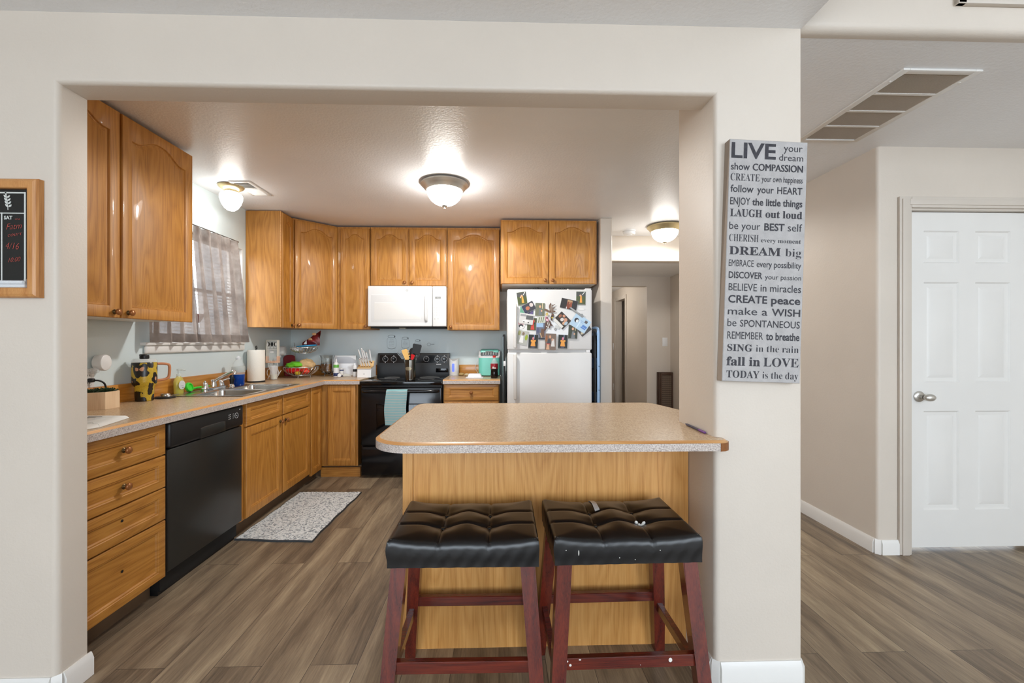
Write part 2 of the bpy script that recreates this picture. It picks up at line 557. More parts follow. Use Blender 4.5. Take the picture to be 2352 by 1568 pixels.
# kitchen walls
w = MB()
w.box(-2.32, -2.2, 1.64, 2.78, 0, CZ).box(-2.32, -2.2, 3.74, 4.7, 0, CZ).box(-2.32, -2.2, 2.78, 3.74, 0, 1.24).box(-2.32, -2.2, 2.78, 3.74, 2.04, CZ)
struct(w, 'wall_left', 'blue', 0)
w = MB()
w.box(-2.2, 0.012, 4.59, 4.7, 0, CZ).box(0.012, 1.05, 4.59, 4.7, 0, 1.36)
w.m(1).box(0.012, 1.05, 4.59, 4.7, 1.36, CZ)
struct(w, 'wall_back', ['blue', 'wall'], 0)
pt = MB().box(0.937, 1.047, 3.925, 4.59, 0, CZ)
bevel_where(pt.bm, lambda v: v.y < 3.93, 0.012)
struct(pt, 'wall_partition', 'wall', 40)
hd = MB().box(1.047, 2.32, 4.59, 4.7, 2.118, CZ)
bevel_where(hd.bm, lambda v: v.y < 4.6 and v.z < 2.12, 0.012)
struct(hd, 'wall_header', 'wall', 40)
wr = MB().box(2.22, 2.36, 2.44, 4.7, 0, CZ)
bevel_where(wr.bm, lambda v: v.y < 2.45 and v.x < 2.23, 0.02)
wr.box(2.31, 2.42, 4.7, 5.75, 0, 2.118)
struct(wr, 'wall_right', 'wall', 40)
w = MB().box(0.9, 1.2, 5.7, 5.8, 0, 2.118).box(1.2, 1.992, 5.7, 5.8, 1.99, 2.118).box(1.992, 2.4, 5.7, 5.8, 0, 2.118)
struct(w, 'wall_hallway', 'wall', 0)
w = MB().box(2.0, 2.1, 5.8, 6.70, 0, 2.118).box(2.0, 2.1, 7.25, 9.1, 0, 2.118).box(2.0, 2.1, 6.70, 7.25, 1.93, 2.118)
struct(w, 'wall_corridor', 'wall', 0)
w = MB().box(0.9, 1.047, 4.7, 9.1, 0, 2.118).box(1.0, 2.6, 9.0, 9.1, 0, 2.118).box(2.1, 2.9, 6.3, 6.4, 0, 2.118).box(2.1, 2.9, 7.6, 7.7, 0, 2.118).box(2.8, 2.9, 6.4, 7.6, 0, 2.118)
w.box(2.1, 2.9, 6.3, 7.7, 2.118, 2.2)
struct(w, 'wall_corridor_end', 'wall', 0)
cs = MB()
for y0, y1, z0, z1 in ((6.64, 6.70, 0, 1.99), (7.25, 7.31, 0, 1.99), (6.70, 7.25, 1.93, 1.99)):
    cs.box(1.985, 2.0, y0, y1, z0, z1, 0.004)
struct(cs, 'trim_1', 'casing', 30)

# door wall on the right
w = MB()
w.box(2.36, 2.405, 2.44, 2.56, 0, CZ).box(3.21, 5.1, 2.44, 2.56, 0, CZ).box(2.405, 3.21, 2.44, 2.56, 2.035, CZ)
struct(w, 'wall_door', 'wall', 0)
cs = MB()
def casing(x0, x1, z0, z1):
    cs.box(x0, x1, 2.424, 2.44, z0, z1, 0.005)
casing(2.338, 2.412, 0, 2.095); casing(3.2, 3.27, 0, 2.095); casing(2.412, 3.2, 2.03, 2.095)
cs.box(2.352, 2.396, 2.418, 2.425, 0, 2.08, 0.003).box(2.396, 3.256, 2.418, 2.425, 2.045, 2.08, 0.003)
cs.box(2.405, 2.424, 2.44, 2.56, 0, 2.035).box(3.196, 3.21, 2.44, 2.56, 0, 2.035).box(2.405, 3.21, 2.44, 2.56, 2.02, 2.035)
struct(cs, 'trim_2', 'casing', 30)

def panel_rings(mb, x0, x1, z0, z1, y, prof, n=-1):
    """rectangular moulding rings: prof = [(inset, height)], facing -y"""
    rs = []
    for ins, hgt in prof:
        rs.append([Vector((x0 + ins, y - hgt, z0 + ins)), Vector((x1 - ins, y - hgt, z0 + ins)), Vector((x1 - ins, y - hgt, z1 - ins)), Vector((x0 + ins, y - hgt, z1 - ins))])
    return mb.rings(rs, cap0=False)
dl = bpy.data.objects.new('door_1', None); COL.objects.link(dl); dl.location = (2.81, 2.49, 0); dl['kind'] = 'structure'
OFF['door_1'] = (2.81, 2.49, 0)
d = MB(); DX0, DX1, DZ0, DZ1 = 2.428, 3.192, 0.022, 2.016
xs = [DX0, 2.528, 2.746, 2.846, 3.064, DX1]
zs = [DZ0, 0.243, 0.833, 1.003, 1.601, 1.714, 1.907, DZ1]
for i in range(5):
    for j in range(7):
        if i in (1, 3) and j in (1, 3, 5):
            panel_rings(d, xs[i], xs[i + 1], zs[j], zs[j + 1], 2.47, [(0, 0), (0.008, -0.008), (0.028, -0.009), (0.05, -0.002)])
        else:
            d.faces([(xs[i], 2.47, zs[j]), (xs[i + 1], 2.47, zs[j]), (xs[i + 1], 2.47, zs[j + 1]), (xs[i], 2.47, zs[j + 1])], [(0, 1, 2, 3)])
d.box(DX0, DX1, 2.48, 2.505, DZ0, DZ1)
for x in (DX0, DX1): d.faces([(x, 2.47, DZ0), (x, 2.48, DZ0), (x, 2.48, DZ1), (x, 2.47, DZ1)], [(0, 1, 2, 3)])
for z in (DZ0, DZ1): d.faces([(DX0, 2.47, z), (DX0, 2.48, z), (DX1, 2.48, z), (DX1, 2.47, z)], [(0, 1, 2, 3)])
bmesh.ops.remove_doubles(d.bm, verts=d.bm.verts, dist=1e-4)
leaf = d.build('door_leaf', 'door', dl, 20)
k = MB()
k.lathe([(0.0, 0), (0.031, 0.001), (0.032, 0.006), (0.026, 0.012), (0.013, 0.014), (0.011, 0.03), (0.016, 0.036)], (2.497, 2.47, 0.92), 24, Matrix.Rotation(R(90), 4, 'X'))
k.ball((2.506, 2.412, 0.92), (0.034, 0.02, 0.022), 20)
k.box(2.4275, 2.429, 2.472, 2.50, 0.885, 0.945)
k.build('door_knob', 'nickel', dl, 50)

# baseboards
def bb(mb, p0, p1, n, h=0.085, t=0.014):
    """p0->p1 along the wall foot, n = outward normal"""
    p0 = Vector((*p0, 0)); p1 = Vector((*p1, 0)); n = Vector((*n, 0)).normalized()
    prof = [(0, 0), (t, 0), (t, h - 0.022), (t * .55, h - 0.006), (t * .35, h), (0, h)]
    r0 = [p0 + n * a + Vector((0, 0, b)) for a, b in prof]
    r1 = [p1 + n * a + Vector((0, 0, b)) for a, b in prof]
    return mb.rings([r0, r1])
b = MB(); bb(b, (-3.5, 1.53), (-1.55, 1.53), (0, -1)); bb(b, (-1.533, 1.55), (-1.533, 1.652), (1, 0)); bb(b, (-1.552, 1.53), (-1.533, 1.549), (1, -1))
struct(b, 'baseboard_left', 'trim', 30)
b = MB(); bb(b, (0.803, 1.53), (1.1, 1.53), (0, -1)); bb(b, (0.785, 1.549), (0.785, 1.74), (-1, 0)); bb(b, (0.785, 1.549), (0.804, 1.53), (-1, -1))
bb(b, (1.105, 1.536), (1.105, 1.85), (1, 0)); bb(b, (1.099, 1.53), (1.105, 1.536), (1, -1))
struct(b, 'baseboard_pier', 'trim', 30)
b = MB(); bb(b, (2.22, 2.46), (2.22, 4.7), (-1, 0)); bb(b, (2.238, 2.44), (2.339, 2.44), (0, -1)); bb(b, (2.22, 2.46), (2.24, 2.44), (-1, -1))
bb(b, (2.31, 4.7), (2.31, 5.7), (-1, 0)); bb(b, (2.03, 5.7), (2.31, 5.7), (0, -1)); bb(b, (2.0, 5.8), (2.0, 6.64), (-1, 0)); bb(b, (2.0, 7.31), (2.0, 9), (-1, 0))
struct(b, 'baseboard_right', 'trim', 30)
b = MB(); bb(b, (0.937, 3.925), (1.047, 3.925), (0, -1)); bb(b, (1.047, 3.93), (1.047, 4.59), (1, 0))
struct(b, 'baseboard_back', 'trim', 30)

# the rest of the living room behind the camera
w = MB()
for x0, x1, z0, z1 in ((-3.5, -2.5, 0, 3.4), (-2.5, 0.7, 0, 0.45), (-2.5, 0.7, 2.3, 3.4), (0.7, 1.75, 0, 3.4), (1.75, 4.25, 0, 0.45), (1.75, 4.25, 3.25, 3.4), (4.25, 5.1, 0, 3.4)):
    w.box(x0, x1, -3.95, -3.85, z0, z1)
struct(w, 'wall_rear', 'wall', 0)
struct(MB().box(-3.6, -3.5, -3.95, 1.64, 0, 3.4), 'wall_living_left', 'wall', 0)
struct(MB().box(5.1, 5.2, -3.95, 2.56, 0, 3.4), 'wall_living_right', 'wall', 0)
for nm, x0, x1, z0, z1 in (('window_2', -2.5, 0.7, 0.45, 2.3), ('window_3', 1.75, 4.25, 0.45, 3.25)):
    fr = MB()
    xm = (x0 + x1) / 2
    for a in ((x0, x0 + .06, z0, z1), (x1 - .06, x1, z0, z1), (x0 + .06, x1 - .06, z0, z0 + .06), (x0 + .06, x1 - .06, z1 - .06, z1), (xm - .03, xm + .03, z0 + .06, z1 - .06)):
        fr.box(a[0], a[1], -3.92, -3.87, a[2], a[3])
    fo = struct(fr, nm, 'trim', 0)
    g = MB().box(x0 + .05, x1 - .05, -3.9, -3.896, z0 + .05, z1 - .05).build('glass', 'pane', fo, 0)

# kitchen window
wn = bpy.data.objects.new('window_1', None); COL.objects.link(wn); wn.location = (-2.2, 3.2, 1.24); wn['kind'] = 'structure'
OFF['window_1'] = (-2.2, 3.2, 1.24)
fr = MB()
for y0, y1, z0, z1 in ((2.78, 2.82, 1.24, 2.04), (3.70, 3.74, 1.24, 2.04), (2.82, 3.70, 1.24, 1.28), (2.82, 3.70, 2.0, 2.04), (2.82, 3.70, 1.62, 1.655)):
    fr.box(-2.305, -2.265, y0, y1, z0, z1, 0.004)
fr.build('window_frame', 'trim', wn, 30)
MB().box(-2.29, -2.286, 2.8, 3.72, 1.26, 2.02).build('window_glass', 'pane', wn, 0)
jm = MB().box(-2.32, -2.2, 2.78, 2.784, 1.24, 2.04).box(-2.32, -2.2, 3.736, 3.74, 1.24, 2.04).box(-2.32, -2.2, 2.78, 3.74, 2.036, 2.04)
jm.build('window_jamb', 'trim', wn, 0)
sl = MB().box(-2.32, -2.165, 2.69, 3.725, 1.222, 1.242, 0.006).box(-2.2, -2.178, 2.71, 3.74, 1.17, 1.223, 0.012, 3)
sl.build('window_sill', 'trim', wn, 40)
bl = MB()
for i in range(30):
    z = 1.275 + i * 0.0248
    bl.box(-2.2655, -2.2405, 2.80, 3.72, z, z + 0.0014, mat=Matrix.Translation((-2.253, 0, z)) @ Matrix.Rotation(R(28), 4, 'Y') @ Matrix.Translation((2.253, 0, -z)))
bl.box(-2.262, -2.238, 2.80, 3.72, 2.005, 2.03)
for y in (2.95, 3.2, 3.45): bl.box(-2.2535, -2.2525, y, y + .002, 1.27, 2.01)
bl.build('window_blind', 'whitep', wn, 0)
# ------------------------------------------------------------ cabinetry
def arch_outline(w, h, side, bot, top, arch, ins, n=22):
    """closed outline of a door panel: up from bottom-left, counter-clockwise, top edge arched"""
    x0, x1, z0 = side + ins, w - side - ins, bot + ins
    pts = [(x0 + (x1 - x0) * i / 5, z0) for i in range(5)]
    def zt(x):
        u = (x - w / 2) / ((w - 2 * side) / 2)
        u = max(-1, min(1, u)) / 0.82
        k = 0 if abs(u) >= 1 else 0.5 + 0.5 * math.cos(PI * abs(u) ** 1.25)
        return h - top - arch + arch * k - ins
    zr = zt(x1)
    pts += [(x1, z0 + (zr - z0) * i / 5) for i in range(5)]
    pts += [(x1 + (x0 - x1) * i / n, zt(x1 + (x0 - x1) * i / n)) for i in range(n)]
    pts += [(x0, zr + (z0 - zr) * i / 5) for i in range(5)]
    return pts

def rect_like(w, h, ins, n=22):
    x0, x1, z0, z1 = ins, w - ins, ins, h - ins
    pts = [(x0 + (x1 - x0) * i / 5, z0) for i in range(5)]
    pts += [(x1, z0 + (z1 - z0) * i / 5) for i in range(5)]
    pts += [(x1 + (x0 - x1) * i / n, z1) for i in range(n)]
    pts += [(x0, z1 + (z0 - z1) * i / 5) for i in range(5)]
    return pts

def front_panel(name, parent, org, xd, nd, w, h, side=0.05, bot=0.05, top=0.05, arch=0.0, t=0.019, mat='oakv', raised=True):
    """door or drawer front; org = lower left of its back face, xd = width direction, nd = outward normal"""
    org = Vector(org); xd = Vector(xd); nd = Vector(nd); up = Vector((0, 0, 1))
    P = lambda pts, d: [org + xd * x + up * z + nd * d for x, z in pts]
    A = lambda ins: arch_outline(w, h, side, bot, top, arch, ins)
    if raised: inner = [(A(0), t), (A(0.004), t - 0.002), (A(0.008), t - 0.009), (A(0.013), t - 0.0095), (A(0.034), t - 0.002)]
    else: inner = [(A(0), t), (A(0.003), t - 0.003), (A(0.008), t - 0.0035), (A(0.013), t - 0.0095)]
    rs = [P(rect_like(w, h, 0), 0), P(rect_like(w, h, 0), t - 0.005), P(rect_like(w, h, 0.0025), t - 0.001), P(rect_like(w, h, 0.006), t)]
    rs += [P(a, d) for a, d in inner]
    m = MB(); m.rings(rs)
    return m.build(name, mat, parent, 28)

def knob(parent, pos, nd):
    nd = Vector(nd)
    q = nd.to_track_quat('Z', 'Y').to_matrix().to_4x4()
    m = MB()
    m.m(1).lathe([(0.0115, -0.001), (0.0125, 0.001), (0.009, 0.004), (0.0055, 0.006), (0.005, 0.012)], pos, 18, q)
    m.m(0).lathe([(0.0055, 0.011), (0.012, 0.014), (0.0155, 0.019), (0.0155, 0.023), (0.011, 0.0275), (0.0, 0.0285)], pos, 18, q)
    return m.build('knob', ['knob', 'brass'], parent, 60)

KX, KN = (0, 1, 0), (1, 0, 0)       # left run: width runs along +y, fronts face +x
def Lfront(name, par, y0, y1, z0, z1, **kw):
    return front_panel(name, par, (-1.64, y0, z0), KX, KN, y1 - y0, z1 - z0, **kw)
def Bfront(name, par, x0, x1, z0, z1, y=3.969, **kw):
    return front_panel(name, par, (x0, y, z0), (1, 0, 0), (0, -1, 0), x1 - x0, z1 - z0, **kw)

# drawer base at the near end of the left run
t = thing('drawer_cabinet', 'oak base cabinet with four drawers nearest the opening, left of the dishwasher', 'cabinet', (-1.92, 1.89, 0))
MB().box(-2.195, -1.641, 1.652, 2.135, 0.10, 0.853).build('cabinet_body', 'oakv', t, 0)
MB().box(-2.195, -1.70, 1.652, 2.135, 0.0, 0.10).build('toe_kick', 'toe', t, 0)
for z0, z1, kz in ((0.699, 0.848, 0.777), (0.541, 0.693, 0.62), (0.384, 0.535, 0), (0.104, 0.378, 0)):
    d = Lfront('drawer', t, 1.665, 2.132, z0, z1, side=0.042, bot=0.038, top=0.038, mat='oakh', raised=False)
    if kz: knob(d, (-1.621, 1.9, kz), KN)
    else:
        zc = (z0 + z1) / 2 + 0.012
        MB().cyl((-1.6295, 1.9, zc), (-1.6285, 1.9, zc), 0.0062, n=14).build('screw_hole', 'blackdull', d, 0, label='empty hole where a knob is missing')

# dishwasher
t = thing('dishwasher', 'black built-in dishwasher under the worktop left of the sink cabinet', 'dishwasher', (-1.9, 2.45, 0))
MB().box(-2.18, -1.66, 2.145, 2.755, 0.02, 0.852).build('tub', 'blackdull', t, 0)
MB().box(-1.66, -1.623, 2.148, 2.752, 0.115, 0.715, 0.006).build('door', 'dwblack', t, 30)
pn = MB().box(-1.66, -1.612, 2.148, 2.752, 0.72, 0.848, 0.014, 3).build('control_panel', 'blackm', t, 40)
hp = MB(); hp.rings([[Vector((-1.6115, 2.36 + a, 0.722 + b)) for a, b in ((0, 0), (.21, 0), (.21, .055), (.18, .06), (.03, .06), (0, .055))], [Vector((-1.6085, 2.37 + a, 0.728 + b)) for a, b in ((0, 0), (.19, 0), (.19, .045), (.17, .049), (.02, .049), (0, .045))]])
hp.build('handle_recess', 'dwblack', pn, 30)
lg = MB()
for i in range(3):
    z = 0.807 - i * .012
    for a, b in ((2.600, 2.609), (2.611, 2.622), (2.640, 2.646), (2.648, 2.653)): lg.box(-1.612, -1.6112, a, b - i * .001, z - .0012, z + .0016)
lg.tube([(-1.6115, 2.677 + .016 * math.cos(a * PI / 10), 0.793 + .016 * math.sin(a * PI / 10)) for a in range(20)], 0.0012, 5, True)
lg.box(-1.612, -1.6112, 2.672, 2.682, 0.791, 0.795).box(-1.612, -1.6112, 2.705, 2.716, 0.824, 0.828)
lg.build('legend', 'lightgrey', pn, 0)
MB().box(-2.18, -1.672, 2.148, 2.752, 0.0, 0.108).build('kick_plate', 'blackm', t, 0)

# sink base
t = thing('sink_cabinet', 'oak base cabinet with two doors below the sink', 'cabinet', (-1.92, 3.26, 0))
MB().box(-2.195, -1.641, 2.760, 3.738, 0.10, 0.70).box(-1.70, -1.641, 2.760, 3.738, 0.70, 0.853).build('cabinet_body', 'oakv', t, 0)
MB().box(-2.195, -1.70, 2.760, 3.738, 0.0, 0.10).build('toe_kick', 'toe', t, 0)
Lfront('false_drawer', t, 2.80, 3.25, 0.699, 0.845, side=0.042, bot=0.038, top=0.038, mat='oakh', raised=False)
Lfront('false_drawer', t, 3.268, 3.725, 0.699, 0.845, side=0.042, bot=0.038, top=0.038, mat='oakh', raised=False)
d = Lfront('door', t, 2.80, 3.25, 0.108, 0.69, side=0.05, raised=False); knob(d, (-1.621, 3.222, 0.655), KN)
d = Lfront('door', t, 3.268, 3.725, 0.108, 0.69, side=0.05, raised=False); knob(d, (-1.621, 3.297, 0.655), KN)

# corner base with a folded two-leaf door
t = thing('corner_cabinet', 'oak corner base cabinet with folding doors left of the stove', 'cabinet', (-1.9, 4.25, 0))
MB().box(-2.195, -1.641, 3.742, 4.585, 0.10, 0.853).box(-1.641, -1.30, 3.989, 4.585, 0.10, 0.853).build('cabinet_body', 'oakv', t, 0)
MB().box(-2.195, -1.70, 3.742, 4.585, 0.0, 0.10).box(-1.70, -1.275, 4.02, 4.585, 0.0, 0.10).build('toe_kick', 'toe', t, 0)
front_panel('door', t, (-1.64, 3.752, 0.08), KX, KN, 0.212, 0.765, side=0.038, raised=False)
front_panel('door', t, (-1.572, 3.988, 0.108), (1, 0, 0), (0, -1, 0), 0.255, 0.737, side=0.042, raised=False)
MB().box(-1.64, -1.28, 3.99, 4.02, 0.0, 0.085).build('plinth', 'oakh', t, 0)

# base cabinet right of the stove
t = thing('drawer_cabinet', 'oak base cabinet between the stove and the fridge', 'cabinet', (-0.255, 4.27, 0))
MB().box(-0.515, 0.004, 3.989, 4.585, 0.10, 0.853).build('cabinet_body', 'oakv', t, 0)
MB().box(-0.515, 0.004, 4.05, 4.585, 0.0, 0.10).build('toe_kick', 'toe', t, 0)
d = Bfront('drawer', t, -0.508, -0.003, 0.70, 0.848, y=3.988, side=0.045, bot=0.038, top=0.038, mat='oakh', raised=False); knob(d, (-0.256, 3.969, 0.775), (0, -1, 0))
Bfront('door', t, -0.508, -0.003, 0.108, 0.69, y=3.988, side=0.05, raised=False)

# worktops
CT = 0.895
t = thing('worktop', 'tan speckled laminate worktop of the left run, wrapping the corner to the stove', 'worktop', (-1.9, 3.1, 0.855))
m = MB()
SX0, SX1, SY0, SY1 = -2.095, -1.66, 2.805, 3.54
for a in ((-2.197, -1.603, 1.65, SY0), (-2.197, SX0, SY0, SY1), (SX1, -1.603, SY0, SY1), (-2.197, -1.603, SY1, 4.587), (-1.603, -1.275, 3.963, 4.587)):
    m.box(a[0], a[1], a[2], a[3], 0.856, CT)
m.build('slab', 'lamtop', t, 0)
m = MB().box(-1.603, -1.59, 1.65, 3.95, 0.855, CT - 0.009).box(-1.59, -1.275, 3.95, 3.963, 0.855, CT - 0.009)
m.build('front_edge', 'lamedge', t, 0)
m = MB()
m.rings([[Vector((-1.603, y, CT)), Vector((-1.59, y - (0 if y < 3 else .013), CT - 0.009)), Vector((-1.603, y, CT - 0.009))] for y in (1.65, 3.963)])
m.rings([[Vector((x, 3.963, CT)), Vector((x + (.013 if x < -1.5 else 0), 3.95, CT - 0.009)), Vector((x, 3.963, CT - 0.009))] for x in (-1.603, -1.275)])
m.build('edge_strip', 'oaktrim', t, 0)
MB().box(-2.198, -2.18, 1.65, 4.587, CT, CT + 0.105, 0.003).box(-2.18, -1.285, 4.57, 4.588, CT, CT + 0.105, 0.003).build('backsplash', 'oaksplash', t, 30)

t = thing('worktop', 'short tan laminate worktop between the stove and the fridge', 'worktop', (-0.255, 4.27, 0.855))
MB().box(-0.517, 0.012, 3.963, 4.587, 0.856, CT).build('slab', 'lamtop', t, 0)
MB().box(-0.517, 0.012, 3.95, 3.963, 0.855, CT - .009).build('front_edge', 'lamedge', t, 0)
MB().rings([[Vector((x, 3.963, CT)), Vector((x, 3.95, CT - 0.009)), Vector((x, 3.963, CT - 0.009))] for x in (-0.517, 0.012)]).build('edge_strip', 'oaktrim', t, 0)
MB().box(-0.50, 0.01, 4.57, 4.588, CT, CT + 0.105, 0.003).build('backsplash', 'oaksplash', t, 30)

# wall cabinets
def Ldoor(par, y0, y1, z0, z1, kside, **kw):
    d = front_panel('door', par, (-1.871, y0, z0), KX, KN, y1 - y0, z1 - z0, side=0.052, bot=0.052, top=0.05, arch=0.055, **kw)
    if kside: knob(d, (-1.852, (y1 - 0.032) if kside > 0 else (y0 + 0.032), z0 + 0.028), KN)
    return d
t = thing('wall_cabinet', 'oak wall cabinet with two arched doors high on the left near the opening', 'cabinet', (-2.03, 2.15, 1.365))
MB().box(-2.197, -1.872, 1.67, 2.645, 1.367, 2.375).build('cabinet_body', 'oakv', t, 0)
MB().box(-2.19, -1.88, 1.68, 2.635, 1.3655, 1.367).build('underside', 'offwhite', t, 0)
Ldoor(t, 1.675, 2.15, 1.362, 2.368, 1); Ldoor(t, 2.163, 2.645, 1.362, 2.368, -1)

t = thing('wall_cabinet', 'narrow oak wall cabinet with plain side panel right of the window', 'cabinet', (-2.04, 3.89, 1.37))
MB().box(-2.197, -1.90, 3.78, 3.977, 1.372, 2.383).build('cabinet_body', 'oakv', t, 0)
MB().box(-1.90, -1.896, 3.776, 3.782, 1.372, 2.383).build('face_edge', 'oaktrim', t, 0)
d = front_panel('door', t, (-1.899, 3.785, 1.368), KX, KN, 0.19, 1.0, side=0.045, bot=0.05, top=0.05, arch=0.03); knob(d, (-1.88, 3.94, 1.395), KN)

t = thing('corner_wall_cabinet', 'diagonal oak wall cabinet in the corner above the fruit basket', 'cabinet', (-1.95, 4.33, 1.37))
MB().prism([(-2.197, 3.98), (-1.885, 3.98), (-1.592, 4.273), (-1.592, 4.587), (-2.197, 4.587)], 1.372, 2.378).build('cabinet_body', 'oakv', t, 0)
q = Vector((1, 1, 0)).normalized(); nq = Vector((1, -1, 0)).normalized()
o0 = Vector((-1.885, 3.98, 1.368)) + q * 0.008 + nq * 0.001
d = front_panel('door', t, o0, q, nq, 0.398, 0.995, side=0.048, bot=0.05, top=0.05, arch=0.05)
knob(d, o0 + q * 0.03 + nq * 0.019 + Vector((0, 0, 0.03)), nq)

def Bdoor(par, x0, x1, z0, z1, y, ks, arch=0.05, side=0.05):
    d = front_panel('door', par, (x0, y, z0), (1, 0, 0), (0, -1, 0), x1 - x0, z1 - z0, side=side, bot=0.05, top=0.05, arch=arch)
    if ks: knob(d, ((x1 - 0.03) if ks > 0 else (x0 + 0.03), y - 0.019, z0 + 0.03), (0, -1, 0))
    return d
t = thing('wall_cabinet', 'narrow single-door oak wall cabinet left of the microwave', 'cabinet', (-1.43, 4.42, 1.365))
MB().box(-1.588, -1.268, 4.262, 4.587, 1.366, 2.375).build('cabinet_body', 'oakv', t, 0)
Bdoor(t, -1.555, -1.275, 1.366, 2.355, 4.261, 1, 0.045, 0.045)
t = thing('wall_cabinet', 'short two-door oak wall cabinet above the white microwave', 'cabinet', (-0.89, 4.42, 1.79))
MB().box(-1.264, -0.516, 4.262, 4.587, 1.79, 2.375).build('cabinet_body', 'oakv', t, 0)
Bdoor(t, -1.258, -0.897, 1.797, 2.355, 4.261, 1); Bdoor(t, -0.883, -0.522, 1.797, 2.355, 4.261, -1)
t = thing('wall_cabinet', 'wide single-door oak wall cabinet between the microwave and the fridge', 'cabinet', (-0.25, 4.42, 1.36))
MB().box(-0.512, 0.008, 4.262, 4.587, 1.36, 2.375).build('cabinet_body', 'oakv', t, 0)
Bdoor(t, -0.506, 0.004, 1.36, 2.355, 4.261, -1, 0.055, 0.055)
t = thing('wall_cabinet', 'deep two-door oak wall cabinet above the fridge', 'cabinet', (0.465, 4.3, 1.78))
MB().box(0.016, 0.912, 3.972, 4.587, 1.782, 2.375).build('cabinet_body', 'oakv', t, 0)
MB().box(0.03, 0.9, 3.99, 4.58, 1.78, 1.782).build('underside', 'offwhite', t, 0)
Bdoor(t, 0.022, 0.458, 1.782, 2.362, 3.971, 1); Bdoor(t, 0.466, 0.895, 1.782, 2.362, 3.971, -1)

# ------------------------------------------------------------ island
t = thing('island_cabinet', 'oak veneer cabinet carrying the breakfast counter behind the stools', 'cabinet', (0.2, 2.05, 0))
MB().box(-0.388, 0.783, 1.752, 2.36, 0.0, 0.862).build('cabinet_body', 'oakpanel', t, 0)
MB().box(-0.347, 0.783, 1.745, 1.752, 0.0, 0.862).build('back_panel', 'oakpanel', t, 0)
MB().box(-0.39, -0.349, 1.743, 1.752, 0.0, 0.862, 0.002).build('corner_stile', 'oakpanel', t, 0)
def rounded(poly_r, n=9):
    out = []; N = len(poly_r)
    for i, (x, y, r) in enumerate(poly_r):
        p = Vector((x, y)); a = Vector(poly_r[i - 1][:2]); b = Vector(poly_r[(i + 1) % N][:2])
        if r <= 0: out.append(p); continue
        u = (a - p).normalized(); v = (b - p).normalized()
        ang = u.angle(v); d = r / math.tan(ang / 2)
        c = p + (u + v).normalized() * (r / math.sin(ang / 2))
        s0 = p + u * d - c; s1 = p + v * d - c
        a0 = math.atan2(s0.y, s0.x); a1 = math.atan2(s1.y, s1.x)
        da = (a1 - a0 + PI) % (2 * PI) - PI
        for k in range(n + 1):
            out.append(c + Vector((math.cos(a0 + da * k / n), math.sin(a0 + da * k / n))) * r)
    return out
IS = [(-0.458, 1.475, 0.15), (0.822, 1.475, 0.045), (0.822, 1.5445, 0), (0.7995, 1.5445, 0), (0.7995, 1.8385, 0), (0.975, 1.8385, 0), (0.975, 2.0, 0.05), (0.87, 2.435, 0.08), (-0.460, 2.435, 0.06)]
ct = thing('island_worktop', 'tan speckled breakfast counter top with rounded corners reaching the pier', 'worktop', (0.2, 1.95, 0.862))
out = rounded(IS)
def inset(pts, d):
    N = len(pts); r = []
    for i, p in enumerate(pts):
        a = pts[i - 1]; b = pts[(i + 1) % N]
        e0 = (p - a).normalized() if (p - a).length > 1e-7 else Vector((1, 0)); e1 = (b - p).normalized() if (b - p).length > 1e-7 else e0
        n0 = Vector((-e0.y, e0.x)); n1 = Vector((-e1.y, e1.x)); nn = (n0 + n1)
        nn = nn.normalized() if nn.length > 1e-6 else n0
        k = max(0.5, nn.dot(n0))
        r.append(p + nn * (d / k))
    return r
inn = inset(out, 0.014)
z3 = lambda ps, z: [Vector((p.x, p.y, z)) for p in ps]
MB().rings([z3(inn, 0.864), z3(inn, 0.898)]).build('slab', 'lamtop', ct, 0)
MB().rings([z3(inn, 0.863), z3(out, 0.863), z3(out, 0.890), z3(inn, 0.890)], False, False).build('front_edge', 'lamedge', ct, 40)
MB().rings([z3(inn, 0.8905), z3(out, 0.8905), z3(inn, 0.8983), z3(inset(inn, 0.0005), 0.8983)], False, False).build('edge_strip', 'oaktrim', ct, 30)
MB().prism([(0.777, 1.4735), (0.795, 1.477), (0.8115, 1.488), (0.8215, 1.504), (0.8237, 1.524), (0.8237, 1.5295), (0.777, 1.5295)], 0.8618, 0.8902).build('end_block', wood('brown_wood_block', (84, 48, 24), (120, 72, 38), (140, 90, 50), (1, 9, 9), .4, 6), ct, 30, label='dark wood block at the end by the pier')
# ------------------------------------------------------------ stove
t = thing('electric_range', 'black electric stove with glass top between the base cabinets', 'stove', (-0.89, 4.25, 0))
MB().box(-1.262, -0.525, 3.972, 4.575, 0.02, 0.845).build('range_body', 'black', t, 0)
MB().box(-1.266, -0.521, 3.925, 4.52, 0.846, 0.884, 0.006).build('cooktop', 'glassblack', t, 30)
m = MB().box(-1.258, -0.529, 3.935, 3.975, 0.298, 0.826, 0.008); od = m.build('oven_door', 'black', t, 30)
MB().box(-1.12, -0.66, 3.9335, 3.936, 0.42, 0.68, 0.001).build('door_glass', 'glassblack', od, 30)
m = MB().tube([(-1.235, 3.94, 0.792), (-1.225, 3.895, 0.796), (-1.1, 3.876, 0.798), (-0.895, 3.868, 0.799), (-0.69, 3.876, 0.798), (-0.565, 3.895, 0.796), (-0.555, 3.94, 0.792)], 0.0135, 10, smooth=2)
m.build('handle', 'black', od, 50)
MB().box(-1.256, -0.531, 3.942, 3.972, 0.828, 0.846, 0.004).build('vent_trim', 'blackm', t, 30)
dr = MB().box(-1.256, -0.531, 3.938, 3.975, 0.03, 0.288, 0.008).build('storage_drawer', 'black', t, 30)
MB().box(-1.24, -0.545, 3.932, 3.94, 0.262, 0.282, 0.003).build('drawer_lip', 'blackm', dr, 30)
m = MB()
